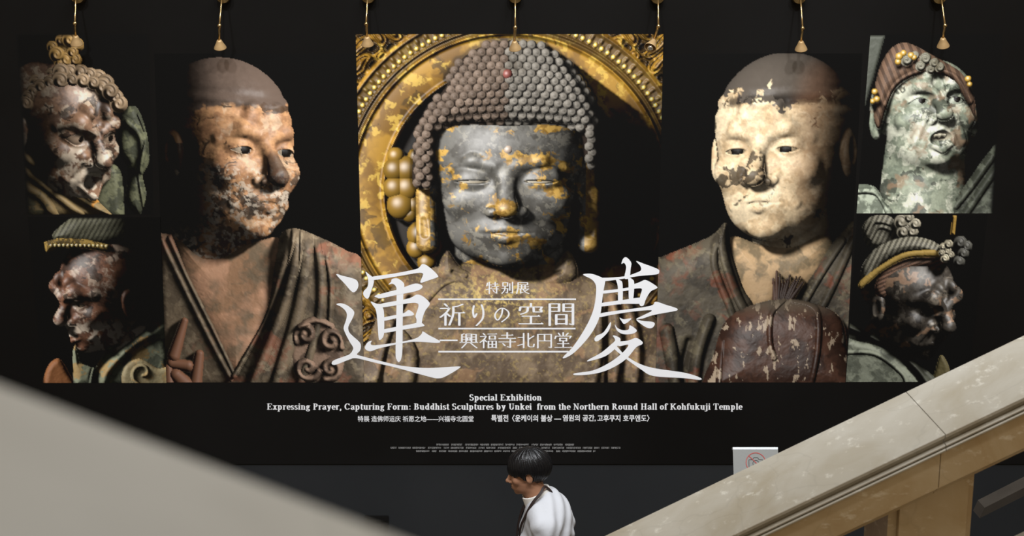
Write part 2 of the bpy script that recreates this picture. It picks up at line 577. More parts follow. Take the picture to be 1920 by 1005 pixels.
        k = zz > s.Z[iy, ix]
        iy, ix = iy[k], ix[k]
        s.Z[iy, ix] = zz[k]
        n[:, 1] *= -1
        s.N[iy, ix] = n[k]; s.A[iy, ix] = A[k]; s.G[iy, ix] = gloss

    def blur(s, a, r):
        k = max(1, int(r / s.sp)); out = a
        for ax in (0, 1):
            p = np.pad(out, [(k, k) if i == ax else (0, 0) for i in range(2)], mode='edge')
            c = np.cumsum(p, axis=ax, dtype=np.float64)
            c = np.insert(c, 0, 0, axis=ax)
            n = out.shape[ax]
            hi = np.take(c, np.arange(2 * k + 1, 2 * k + 1 + n), axis=ax); lo = np.take(c, np.arange(0, n), axis=ax)
            out = ((hi - lo) / (2 * k + 1)).astype(F32)
        return out

    def shade(s, L, key, amb, keycol=(1, 1, 1), ambcol=(1, 1, 1), reach=260, soft=0.10, ao=0.02, gpow=22):
        L = np.array(L, float); L /= np.linalg.norm(L)
        ny, nx = s.Z.shape
        sh = np.ones((ny, nx), F32)
        hxy = math.hypot(L[0], L[1])
        t = 5.0
        while t < reach:
            dx = int(round(L[0] / hxy * t / s.sp)); dy = int(round(L[1] / hxy * t / s.sp))
            ys0, ys1 = max(0, -dy), min(ny, ny - dy); xs0, xs1 = max(0, -dx), min(nx, nx - dx)
            if ys1 > ys0 and xs1 > xs0:
                a = s.Z[ys0:ys1, xs0:xs1]; b = s.Z[ys0 + dy:ys1 + dy, xs0 + dx:xs1 + dx]
                clear = a + L[2] / hxy * t + 2.5 - b
                v = np.clip(0.5 + clear / (2 * soft * t + 3), 0, 1)
                sh[ys0:ys1, xs0:xs1] = np.minimum(sh[ys0:ys1, xs0:xs1], v)
            t *= 1.06; t += 0.6
        sh = s.blur(sh, 2)
        ndl = np.clip(s.N @ L.astype(F32), 0, 1)
        Zc = np.maximum(s.Z, -260)
        occ = np.clip(1 - ao * np.clip(s.blur(Zc, 7) - Zc, 0, 40), 0.25, 1) * np.clip(1 - 0.25 * ao * np.clip(s.blur(Zc, 22) - Zc, 0, 90), 0.3, 1)
        H = L + np.array([0, 0, 1.0]); H /= np.linalg.norm(H)
        sp = np.clip(s.N @ H.astype(F32), 0, 1) ** gpow * s.G * sh
        lit = (key * ndl * sh)[..., None] * np.array(keycol, F32) + (amb * occ * (0.6 + 0.4 * s.N[..., 2]))[..., None] * np.array(ambcol, F32)
        c = s.A * lit * occ[..., None] ** 0.5 + sp[..., None] * key
        c[s.Z < -899] = s.A[s.Z < -899]
        s.C = np.clip(c, 0.0045, 0.97)
        return s.C

    def build(s, name, parent, label, off=0.0004, fade=None):
        C = s.C
        px = (s.X - 960) / PS; pz = ZM - (s.Y - 502.5) / PS
        co = np.stack([px, np.full_like(px, D - off), pz], -1).reshape(-1, 3)
        ny, nx = s.ny, s.nx
        i = np.arange(ny * nx).reshape(ny, nx)
        quads = np.stack([i[:-1, :-1], i[1:, :-1], i[1:, 1:], i[:-1, 1:]], -1).reshape(-1, 4)
        me = bpy.data.meshes.new(name)
        me.vertices.add(len(co)); me.vertices.foreach_set('co', co.astype(F32).ravel())
        me.loops.add(quads.size); me.loops.foreach_set('vertex_index', quads.astype(np.int32).ravel())
        me.polygons.add(len(quads)); me.polygons.foreach_set('loop_start', np.arange(0, quads.size, 4, dtype=np.int32))
        me.polygons.foreach_set('loop_total', np.full(len(quads), 4, np.int32))
        me.update(calc_edges=True)
        C = np.maximum(C, 0.0045)
        at_ = me.color_attributes.new('print', 'FLOAT_COLOR', 'POINT')
        cc = np.ones((len(co), 4), F32); cc[:, :3] = C.reshape(-1, 3)
        at_.data.foreach_set('color', cc.ravel())
        o = link(name, me, M['print'], parent)
        o['label'] = label
        return o


def edge_dark(p, l=0, r=0, t=0, b=0):
    """studio-dark falloff of the printed photograph towards its borders"""
    h = np.linspace(0, 1, p.nx)[None, :]; v = np.linspace(0, 1, p.ny)[:, None]
    m = np.ones((p.ny, p.nx))
    if l: m = m * sstep(0, l, h)
    if r: m = m * sstep(0, r, 1 - h)
    if t: m = m * sstep(0, t, v)
    if b: m = m * sstep(0, b, 1 - v)
    p.C = p.C * m[..., None] + 0.0055 * (1 - m[..., None])


# ------------------------------------------------------------------ banner and its pictures
banner = empty('exhibition_banner', (0, D, 1.0))
tag(banner, 'wide black exhibition banner with sculpture portraits and white Japanese title on the wall', 'banner')
zb = at(960, 870, D).z
bm = bmesh.new(); bm_box(bm, (-4.4, D, zb), (4.4, D + 0.0085, 5.2))
from_bm('banner_sheet', bm, M['banner'], banner)


def skin(base, alt, dark, pale, seed, dk=0.60, pl=0.62, big=42):
    """flaking painted-wood colouring"""
    base, alt, dark, pale = map(hexc, (base, alt, dark, pale))

    def f(pm, nm, X, Y):
        n1 = fbm(X, Y, seed, big, 5, 0.6); n2 = fbm(X, Y, seed + 20, 15, 4, 0.6); n3 = fbm(X, Y, seed + 40, big * 0.8, 5, 0.62)
        c = mix(np.broadcast_to(base, pm.shape), alt, sstep(0.35, 0.65, n2))
        c = mix(c, pale, sstep(pl, pl + 0.16, n3) * 0.6)
        c = mix(c, dark, sstep(dk, dk + 0.045, n1) * 0.85)
        return c * (0.8 + 0.4 * fbm(X, Y, seed + 70, 4, 2))[:, None]
    return f


def eyes(c, pm, er=0.135, white='9a8f80', sx=1.0, iris=0.07, look=(0.0, -0.02)):
    e = eye_d(pm[:, 0], pm[:, 1], pm[:, 2], er, sx) < 0.010
    ax = np.abs(pm[:, 0] / sx)
    c = np.where(e[:, None], hexc(white), c)
    side = np.sign(pm[:, 0])
    ir = e & ((ax - 0.275 - side * look[0]) ** 2 + (pm[:, 1] - look[1]) ** 2 < iris ** 2)
    return np.where(ir[:, None], hexc('120e0c'), c)


def picture_monk_turning():
    p = Panel(q([(289, 100), (667.7, 100), (682.6, 717), (312, 717)]))
    c0 = uv(428, 282)
    sk = skin('a5805f', '8c6a50', '2a2421', 'b9a48d', 101, dk=0.615, pl=0.60, big=46)

    def alb(pm, nm, X, Y):
        c = sk(pm, nm, X, Y)
        n = fbm(X, Y, 140, 30, 4)
        hair = sstep(-0.02, 0.03, pm[:, 1] - 0.46 - 0.30 * (n - 0.5) + 0.30 * np.clip(0.5 - pm[:, 2], 0, 1))
        c = mix(c, hexc('564b45'), hair)
        low = sstep(0.49, 0.60, fbm(X, Y, 150, 18, 4)) * sstep(-0.12, -0.3, pm[:, 1])
        c = mix(c, hexc('3a3633'), low * 0.8)
        c = mix(c, hexc('b7aea2'), sstep(0.52, 0.68, fbm(X, Y, 157, 7, 3)) * sstep(-0.15, -0.3, pm[:, 1]) * 0.7)
        lip = (np.abs(pm[:, 1] + 0.61) < 0.09) & (np.abs(pm[:, 0]) < 0.2) & (pm[:, 2] > 0.66)
        c = np.where(lip[:, None], c * 0.75, c)
        c = mix(c, hexc('352b28'), sstep(0.80, 0.86, pm[:, 2]) * sstep(0.05, -0.1, pm[:, 1]) * sstep(-0.46, -0.42, pm[:, 1]) * 0.8)
        return eyes(c, pm, white='8d8274', look=(0.02, -0.02))
    p.head(c0, 168, rot(36, 3, -2), alb, w=0.70, jaw=0.44, open=0.05, cheek=0.22, nose=1.12, browr=0.08, wr=0.8, bump=0.35,
           neck=0.42, frown=0.7, age=1.2)
    nz = p.noise
    stone = mix(np.broadcast_to(hexc('6f6455'), p.A.shape), hexc('4d463d'), sstep(0.35, 0.65, nz(201, 26)))
    stone = mix(stone, hexc('8a5b4a'), sstep(0.56, 0.78, nz(204, 40)) * 0.6)
    stone = mix(stone, hexc('8d8371'), sstep(0.54, 0.76, nz(207, 14)) * 0.6)
    chest = mix(np.broadcast_to(hexc('8d7059'), p.A.shape), hexc('6b5f50'), sstep(0.3, 0.7, nz(211, 24)))
    chest = mix(chest, hexc('b08a72'), sstep(0.42, 0.78, nz(213, 50)) * 0.8)
    p.cloth(q([(330, 450), (420, 470), (525, 446), (545, 520), (470, 690), (425, 700), (350, 560)]), 0, chest, (60, 30), seed=15, slope=(0.02, 0.12))
    p.cloth(q([(520, 455), (548, 428), (600, 445), (650, 470), (680, 492), (690, 600), (690, 740), (425, 740), (440, 690), (500, 580)]), 6, stone, (46, 52),
            ridges=[(q([(545, 436), (528, 490), (490, 590), (432, 700)]), 13, 22),
                    (q([(558, 434), (550, 500), (520, 600), (470, 730)]), 12, 20),
                    (q([(575, 436), (572, 510), (555, 600), (515, 730)]), 13, 15),
                    (q([(594, 446), (602, 520), (596, 610), (560, 730)]), 9, 12),
                    (q([(606, 455), (620, 530), (618, 610)]), 5, 8)], seed=17, slope=(-0.05, 0.05))
    # carved scroll boss on the sleeve
    boss = mix(np.broadcast_to(hexc('8b7668'), p.A.shape), hexc('5f5148'), sstep(0.4, 0.6, nz(221, 12)))
    sp = lambda cx, cy, r, tw, a0: q([(cx + r * (1 - t) * math.cos(a0 + tw * t), cy + r * (1 - t) * math.sin(a0 + tw * t)) for t in np.linspace(0, 0.85, 14)])
    p.cloth(q([(545, 620), (570, 596), (610, 596), (640, 630), (648, 690), (625, 720), (560, 720), (540, 680)]), 52, boss, (16, 18),
            ridges=[(sp(572, 628, 22, 9, 2.5), 7, 16), (sp(620, 640, 24, -9, 0.5), 7, 16), (sp(575, 690, 24, 9, 0.3), 7, 15), (sp(618, 692, 22, -9, 2.0), 7, 15),
                    (q([(560, 612), (590, 600), (622, 610)]), 7, 12)], seed=19)
    lap = mix(stone, hexc('5b5144'), 0.4)
    p.cloth(q([(296, 436), (322, 440), (350, 510), (400, 610), (446, 706), (440, 724), (305, 726)]), 24, lap, (14, 14), smooth=False,
            ridges=[(q([(303, 452), (345, 540), (395, 640), (436, 716)]), 6, 10), (q([(322, 448), (365, 540), (415, 640), (446, 708)]), 9, 14)],
            seed=21, slope=(0.1, 0))
    # raised hand at the border
    hand = hexc('6e4f3f')
    for (a_, b_, r0, r1) in [((346, 602), (326, 668), 7, 12), ((374, 664), (366, 722), 9, 13), ((322, 682), (352, 686), 10, 12), ((330, 704), (352, 726), 14, 18), ((316, 690), (318, 726), 8, 12)]:
        p.finger(a_, b_, r0, r1, 62, hand)
    p.shade((0.62, -0.42, 0.50), 2.5, 0.10, keycol=(1.0, 0.94, 0.86), soft=0.16)
    u = p.X[0, 0]
    wl = sstep(uv(0, 425)[1], uv(0, 500)[1], p.Y + 0.25 * (uv(420, 0)[0] - p.X))
    p.C *= ((0.06 + 0.94 * sstep(uv(350, 300)[0], uv(430, 300)[0], p.X)) * (1 - wl) + 0.68 * wl)[..., None]
    p.build('portrait_panel', banner, 'printed photograph of a shaven-headed monk statue turned aside in draped robes')


def picture_monk_facing():
    p = Panel(q([(1243.6, 100), (1617, 100), (1585, 717), (1229.2, 717)]))
    c0 = uv(1466, 280)
    sk = skin('c4b296', 'b09b7e', '24211f', 'dccfb6', 301, dk=0.66, pl=0.50, big=40)

    def alb(pm, nm, X, Y):
        c = sk(pm, nm, X, Y)
        n = fbm(X, Y, 340, 26, 4)
        hair = sstep(-0.02, 0.02, pm[:, 1] - 0.50 - 0.75 * (n - 0.5))
        c = mix(c, hexc('4f4a46'), hair)
        edge = sstep(0.42, 0.50, pm[:, 1]) * sstep(0.62, 0.52, pm[:, 1]) * sstep(0.50, 0.54, fbm(X, Y, 346, 20, 4))
        c = mix(c, hexc('221f1e'), edge * 0.85)
        c = mix(c, hexc('322d29'), sstep(0.46, 0.56, fbm(X, Y, 350, 14, 3)) * 0.85 * sstep(0.80, 0.86, pm[:, 2]) * sstep(0.05, -0.05, pm[:, 1]) * sstep(-0.47, -0.42, pm[:, 1]))
        c = mix(c, hexc('6d4f3c'), sstep(0.25, 0.55, pm[:, 0]) * 0.55)
        return eyes(c, pm, white='8f816c')
    p.head(c0, 171, rot(-19, 2, 2), alb, w=0.74, jaw=0.46, open=0.035, cheek=0.24, nose=1.15, browr=0.085, wr=1.0, bump=0.3, neck=0.40, frown=0.9, crown=1.03, age=1.3)
    nz = p.noise
    st = mix(np.broadcast_to(hexc('4f4a41'), p.A.shape), hexc('37332d'), sstep(0.35, 0.65, nz(401, 26)))
    st = mix(st, hexc('7a4838'), sstep(0.56, 0.78, nz(404, 34)) * 0.55)
    st = mix(st, hexc('6d6757'), sstep(0.54, 0.76, nz(407, 13)) * 0.6)
    chest = mix(np.broadcast_to(hexc('a58d6f'), p.A.shape), hexc('6f6350'), sstep(0.35, 0.7, nz(411, 22)))
    p.cloth(q([(1370, 445), (1440, 460), (1540, 440), (1560, 480), (1500, 560), (1420, 600), (1375, 520)]), 0, chest, (60, 30), seed=31, slope=(0, 0.1))
    p.cloth(q([(1210, 500), (1240, 482), (1330, 444), (1362, 418), (1372, 470), (1395, 540), (1420, 590), (1430, 740), (1200, 740)]), 8, st, (50, 46),
            ridges=[(q([(1358, 425), (1358, 480), (1385, 560), (1410, 600)]), 9, 14), (q([(1345, 440), (1340, 500), (1370, 580), (1390, 640)]), 7, 8),
                    (q([(1250, 620), (1262, 680), (1270, 730)]), 14, 20), (q([(1330, 600), (1310, 660), (1300, 730)]), 12, 22)],
            grooves=[(q([(1292, 640), (1280, 690), (1285, 730)]), 7, 14)], seed=33, slope=(0.05, 0.03))
    p.cloth(q([(1575, 440), (1620, 410), (1625, 560), (1590, 740), (1500, 740), (1490, 580), (1530, 500)]), 10, st, (30, 34),
            ridges=[(q([(1578, 452), (1540, 510), (1505, 570)]), 9, 12), (q([(1600, 450), (1560, 540), (1530, 600)]), 8, 10)], seed=35)
    # cloth-wrapped urn held in front
    wood = mix(np.broadcast_to(hexc('4c352c'), p.A.shape), hexc('33241f'), sstep(0.35, 0.65, nz(421, 30)))
    wood = mix(wood, hexc('a99a89'), sstep(0.655, 0.68, fbm(p.X * 2.2, p.Y * 0.8, 425, 18, 4)) * 0.85)
    wood = mix(wood, hexc('5c554c'), sstep(uv(0, 600)[1], uv(0, 565)[1], p.Y) * 0.8)
    p.cloth(q([(1334, 745), (1340, 660), (1362, 600), (1410, 572), (1470, 560), (1530, 570), (1575, 595), (1588, 650), (1590, 745)]), 62, wood, (75, 60),
            ridges=[(q([(1470, 562), (1446, 590), (1444, 640), (1452, 672)]), 5, 7), (q([(1485, 562), (1530, 580), (1534, 650), (1520, 725)]), 6, 8),
                    (q([(1352, 640), (1346, 740)]), 5, 6)], seed=37, gloss=0.10)
    knot = hexc('3a2b25')
    for k in range(10):
        x_ = 1450 + k * 6.2; t_ = 508 if k == 1 else 522 + 7 * math.sin(k * 2.3)
        p.finger((x_, t_), (1466 + (k - 4) * 3.2, 562), 1.6, 6.0, 66, knot * (1.6 if k < 2 else 0.6))
    p.shade((-0.40, -0.40, 0.80), 2.1, 0.09, keycol=(1.0, 0.95, 0.86), soft=0.16)
    dark = 1 - 0.92 * sstep(uv(1490, 300)[0], uv(1585, 300)[0], p.X) * sstep(uv(0, 520)[1], uv(0, 440)[1], p.Y)
    up = 1 - 0.35 * sstep(uv(0, 470)[1], uv(0, 540)[1], p.Y)
    p.C *= (dark * up)[..., None]
    p.build('portrait_panel', banner, 'printed photograph of a pale shaven-headed monk statue holding a wrapped urn')


def picture_buddha():
    p = Panel(q([(667, 64), (1244, 64), (1228.8, 717), (683, 717)]))
    nz = p.noise
    gold = mix(np.broadcast_to(hexc('94712a'), p.A.shape), hexc('6b4e1c'), sstep(0.35, 0.65, nz(501, 40)))
    gold = mix(gold, hexc('33260f'), sstep(0.56, 0.64, nz(504, 34, 5)) * 0.7)
    gold = mix(gold, hexc('c4a64e'), sstep(0.58, 0.70, nz(507, 16)) * 0.6)
    cu, cv = uv(955, 362)
    R = np.hypot((p.X - cu) * 1.0, (p.Y - cv) * 1.0)
    ang = np.arctan2(p.Y - cv, p.X - cu)
    # nimbus: dark disc, gold band, mouldings, beads, carved corners
    z = np.full(p.X.shape, -150, F32)
    z = z + 10 * np.exp(-((R - 232) / 4) ** 2) + 10 * np.exp(-((R - 292) / 4) ** 2) + 7 * np.exp(-((R - 303) / 3) ** 2) + 7 * np.exp(-((R - 334) / 4) ** 2)
    z = z - 16 * sstep(232, 222, R) + 5 * np.sqrt(np.clip(1 - ((R - 262) / 32) ** 2, 0, 1))
    z = z + 5 * np.clip(np.cos(ang * 150), 0, 1) * np.exp(-((R - 312) / 4.5) ** 2) + 4 * np.clip(np.cos(ang * 110), 0, 1) * np.exp(-((R - 323) / 6) ** 2)
    # scrolling leaf relief in the corners
    wv = np.sin(p.X * 0.11 + 2.2 * np.sin(p.Y * 0.06)) * np.sin(p.Y * 0.10 + 2.0 * np.sin(p.X * 0.055 + 1))
    z = z + (10 * wv + 4 * np.sin(wv * 9)) * sstep(338, 346, R)
    A = gold.copy()
    A = mix(A, hexc('17110b'), sstep(230, 226, R))
    A = mix(A, hexc('4a3a20'), sstep(292, 295, R) * sstep(336, 333, R) * 0.8)
    A = mix(A, hexc('3a2c18'), sstep(0.0, -0.35, wv) * sstep(338, 342, R))
    p.put(np.ones(p.X.shape, bool), z.astype(F32), A, 0.10)
    for k in range(150):
        a = k / 150 * 2 * math.pi
        u, v = cu + 313 * math.cos(a), cv + 313 * math.sin(a)
        p.sphere(u, v, -146, 4.2, hexc('c9a84e'), gloss=0.5)
    # openwork flower bosses beside the ear
    lg = hexc('86692c')
    for (x, y, r) in [(741, 318, 20), (741, 352, 20), (765, 318, 23), (765, 352, 23), (752, 385, 24), (775, 385, 18), (782, 295, 16), (742, 292, 14),
                      (790, 440, 24), (805, 420, 18), (782, 465, 18), (806, 462, 20), (770, 400, 16), (800, 492, 16)]:
        u = uv(x, y); p.sphere(u[0], u[1], -132, r * 1.12, lg * (0.6 + 0.4 * random.Random(x + y).random()), gloss=0.22, rz=r * 0.5)
    # body
    st = mix(np.broadcast_to(hexc('6a5d4e'), p.A.shape), hexc('4c4137'), sstep(0.35, 0.65, nz(521, 30)))
    st = mix(st, hexc('80664f'), sstep(0.58, 0.70, nz(524, 40)) * 0.6)
    cen = np.exp(-((p.X - uv(930, 0)[0]) / 95) ** 2 - ((p.Y - uv(0, 560)[1]) / 45) ** 2)
    st = mix(st, hexc('a5925c'), np.clip(sstep(0.52, 0.72, nz(527, 5, 3) + 0.05 * cen) * 0.9 * cen + sstep(0.58, 0.74, nz(531, 5, 3)) * 0.25, 0, 1))
    p.cloth(q([(690, 640), (735, 540), (800, 505), (900, 490), (1010, 490), (1110, 515), (1190, 560), (1260, 640), (1270, 760), (650, 760)]), -30, st, (90, 70),
            ridges=[(q([(800, 560), (830, 530), (870, 515)]), 8, 5), (q([(720, 600), (770, 660), (760, 740)]), 14, 14), (q([(1150, 560), (1160, 640), (1150, 740)]), 10, 18),
                    (q([(1180, 570), (1196, 650), (1190, 740)]), 9, 16), (q([(1120, 560), (1124, 650), (1110, 740)]), 9, 12)],
            grooves=[(q([(770, 560), (735, 640), (715, 730)]), 7, 18), (q([(1140, 580), (1140, 740)]), 5, 12)], seed=41)
    p.cloth(q([(838, 470), (870, 505), (950, 525), (1030, 505), (1066, 470), (1076, 530), (950, 566), (828, 530)]), 6, st, (26, 22),
            grooves=[(q([(850, 510), (950, 536), (1050, 510)]), 4, 6)], seed=43)
    c0 = uv(952, 328)

    def alb(pm, nm, X, Y):
        c = mix(np.broadcast_to(hexc('5d5d5c'), pm.shape), hexc('474644'), sstep(0.35, 0.65, fbm(X, Y, 541, 24, 4)))
        c = mix(c, hexc('77756f'), sstep(0.58, 0.66, fbm(X, Y, 544, 9, 3)) * 0.6)
        x, y, zz = pm[:, 0] / 1.30, pm[:, 1], pm[:, 2]; ax = np.abs(x)
        n = fbm(X, Y, 547, 26, 5, 0.6)
        w = np.exp(-((ax - 0.30) ** 2 / 0.04 + (y - 0.10) ** 2 / 0.05)) * 0.16 * (x > -0.1) + np.exp(-(x ** 2 / 0.03 + (y + 0.34) ** 2 / 0.02)) * 0.22 \
            + np.exp(-(x ** 2 / 0.06 + (y + 0.60) ** 2 / 0.02)) * 0.12 + np.exp(-((x - 0.2) ** 2 / 0.03 + (y + 0.74) ** 2 / 0.02)) * 0.14 \
            + np.exp(-(x ** 2 / 0.03 + (y - 0.3) ** 2 / 0.03)) * 0.12 + np.exp(-((y - 0.55) ** 2 / 0.004)) * 0.16 + np.exp(-((ax - 0.62) ** 2 / 0.006)) * 0.10
        g = sstep(0.635, 0.71, n + w * 0.9)
        gc = mix(np.broadcast_to(hexc('ad8c48'), pm.shape), hexc('7d6029'), sstep(0.4, 0.6, fbm(X, Y, 551, 10, 3)))
        c = mix(c, gc, g * 0.9)
        c = mix(c, gc, (ax > 0.66) * 0.85)
        c = mix(c, hexc('50463c'), sstep(-0.98, -1.06, y))
        lid = (np.abs(y + 0.032 - 0.9 * (ax - 0.275) ** 2) < 0.011) & (np.abs(ax - 0.275) < 0.12) & (zz > 0.6)
        c = np.where(lid[:, None], hexc('8f897d'), c)
        return c
    p.head(c0, 168, rot(-1, -4, 0), alb, sx=1.30, w=0.66, jaw=0.46, open=0.024, cheek=0.20, nose=0.92, browr=0.05, browz=0.0, ear=1, lobe=True,
           neck=0.44, lips=1.15, bump=0.18, gloss=0.16, eye=0.15, crown=0.92)
    b = uv(953, 281); p.sphere(b[0], b[1], c0[0] * 0 + 122, 9, hexc('9c8f86'), gloss=0.2)
    # snail curls in rows over the cap of hair
    hair = catmull(q([(776, 348), (774, 300), (782, 250), (800, 202), (834, 166), (852, 128), (878, 100), (920, 82), (965, 76), (1016, 84),
                      (1054, 108), (1080, 146), (1102, 178), (1116, 215), (1120, 260), (1118, 310), (1096, 300), (1092, 262), (1075, 244), (1030, 234),
                      (955, 236), (880, 234), (838, 242), (818, 264), (812, 345)]), 5, True)
    m = p.inside(hair)
    dd = p.dist(hair, True)
    zh = (20 + 90 * np.sqrt(np.clip(1 - (1 - np.minimum(dd / 95, 1)) ** 2, 0, 1))).astype(F32)
    p.put(m, zh, np.broadcast_to(hexc('2b2522'), p.A.shape), force=True)
    rng = random.Random(3)
    hx, hy = np.array(hair)[:, 0], np.array(hair)[:, 1]
    x0, y0 = p.X.min(), p.Y.min()
    row = 0
    cu2 = uv(955, 200)[0]
    v = uv(955, 228)[1]
    pts = []
    while v > uv(955, 60)[1]:
        off = (row % 2) * 8.2
        for k in range(-14, 15):
            u = cu2 + k * 16.4 + off
            vv = v + 0.00055 * (u - cu2) ** 2 * (1 if v > uv(0, 150)[1] else 1.6)
            pts.append((u, vv))
        v -= 12.6; row += 1
    for k in range(9):
        for xx in (784, 800, 1106):
            pts.append(uv(xx + (k % 2) * 5, 252 + k * 11.5))
    for (u, vv) in pts:
        j = int(round((u - x0) / (p.X.max() - x0) * (p.nx - 1))); i = int(round((vv - y0) / (p.Y.max() - y0) * (p.ny - 1)))
        if 0 <= i < p.ny and 0 <= j < p.nx and m[i, j]:
            t = rng.random()
            cc = hexc('645850') * (0.7 + 0.45 * t) if u < cu2 else hexc('6a6763') * (0.75 + 0.45 * t)
            p.sphere(u + rng.uniform(-1, 1), vv + rng.uniform(-1, 1), zh[i, j] - 3, 9.4, cc, gloss=0.04, swirl=0.34, rz=15)
    b = uv(952, 139); p.sphere(b[0], b[1], 112, 9, hexc('7d4a46'), gloss=0.2)
    p.shade((-0.52, -0.38, 0.66), 2.5, 0.10, keycol=(1.0, 0.96, 0.88), reach=420, soft=0.12)
    k = 1 - 0.95 * sstep(uv(1085, 0)[0], uv(1150, 0)[0], p.X) * sstep(uv(0, 130)[1], uv(0, 260)[1], p.Y) * sstep(uv(0, 545)[1], uv(0, 480)[1], p.Y)
    p.C *= k[..., None]
    p.build('portrait_panel', banner, 'printed photograph of a serene curly-haired Buddha statue before a gold halo')


def hair_curls(p, pts, z, r, c, seed, swirl=0.6, gloss=0.08):
    rng = random.Random(seed)
    for (x, y) in pts:
        u = uv(x, y)
        p.sphere(u[0], u[1], z + rng.uniform(-6, 6), r * rng.uniform(0.8, 1.2), c * rng.uniform(0.7, 1.25), swirl=swirl, gloss=gloss)


def picture_guardian_fierce():
    p = Panel(q([(30, 64), (278, 64), (288, 402), (50, 402)]))
    nz = p.noise
    sk = skin('7c6250', '5d4a3f', '2e2622', 'b3a898', 601, dk=0.62, pl=0.50, big=26)

    def alb(pm, nm, X, Y):
        c = sk(pm, nm, X, Y)
        c = mix(c, hexc('bdb3a4'), sstep(0.02, -0.3, pm[:, 1]) * sstep(0.45, 0.6, fbm(X, Y, 620, 14, 3)) * 0.8)
        c = np.where(((np.abs(pm[:, 1] + 0.56) < 0.05) & (np.abs(pm[:, 0]) < 0.17) & (pm[:, 2] < 0.73) & (pm[:, 2] > 0.5))[:, None], hexc('c8bca6'), c)
        return eyes(c, pm, er=0.17, white='8c7a6a', iris=0.05, look=(0.03, -0.03))
    robe = mix(np.broadcast_to(hexc('7a6a4c'), p.A.shape), hexc('4c4a3c'), sstep(0.4, 0.6, nz(631, 18)))
    robe = mix(robe, hexc('b07b35'), sstep(0.58, 0.64, nz(634, 26)) * 0.8)
    green = mix(np.broadcast_to(hexc('5c5f4c'), p.A.shape), hexc('3a3d33'), sstep(0.4, 0.6, nz(637, 16)))
    p.cloth(q([(225, 215), (255, 200), (275, 250), (280, 300), (268, 330), (274, 365), (262, 402), (236, 380), (240, 320), (222, 280)]), -140, green, (18, 26),
            ridges=[(q([(240, 230), (266, 260), (268, 320)]), 8, 12), (q([(262, 215), (276, 260), (262, 320), (272, 390)]), 5, 10)], seed=51)
    p.cloth(q([(190, 305), (225, 318), (232, 380), (228, 410), (170, 410), (176, 340)]), -70, green, (18, 26), seed=53)
    p.head(uv(117, 238), 128, rot(40, -10, -6), alb, w=0.74, jaw=0.50, open=0.11, brow=0.07, browr=0.125, browz=0.06, mouth=0.20, cheek=0.27, nose=1.3, ear=1,
           neck=0.46, lips=1.6, frown=2.0, eye=0.17, crown=0.9, bump=0.22, gloss=0.16, age=1.8)
    p.cloth(q([(36, 285), (60, 275), (120, 330), (180, 372), (212, 404), (40, 410)]), 20, robe, (16, 18), smooth=False,
            ridges=[(q([(40, 290), (110, 345), (205, 402)]), 9, 12), (q([(42, 318), (100, 362), (150, 402)]), 8, 10), (q([(44, 350), (80, 372), (100, 404)]), 10, 10)],
            grooves=[(q([(44, 306), (110, 356), (180, 404)]), 4, 6)], seed=55)
    hc = hexc('7d6c58')
    arc = [(95 + 88 * math.cos(a) + 40, 202 - 52 * math.sin(a)) for a in np.linspace(0.15, 3.0, 13)]
    hair_curls(p, arc, 70, 15, hc, 1, 0.9)
    hair_curls(p, [(x * 0.9 + 12, y - 16) for x, y in arc[2:-1]], 50, 14, hc, 2, 0.9)
    hair_curls(p, [(60, 200), (48, 225), (52, 250), (66, 180), (40, 205), (58, 270), (75, 262)], 10, 16, hc * 0.5, 3, 0.9)
    hair_curls(p, [(98, 88), (114, 76), (130, 74), (144, 84), (120, 92), (106, 102), (136, 98), (124, 112), (112, 118), (140, 112)], 30, 13, hexc('8a6f42'), 4, 0.9)
    p.shade((0.50, -0.55, 0.52), 2.5, 0.06, keycol=(1.0, 0.96, 0.9), soft=0.14)
    p.C *= (0.16 + 0.84 * sstep(uv(60, 0)[0], uv(150, 0)[0], p.X + 0.28 * np.clip(p.Y - uv(0, 250)[1], 0, 200)))[..., None]
    edge_dark(p, l=0.06, r=0.03, t=0.02)
    p.build('portrait_panel', banner, 'printed photograph of a snarling guardian statue with curled topknot and armoured shoulder')


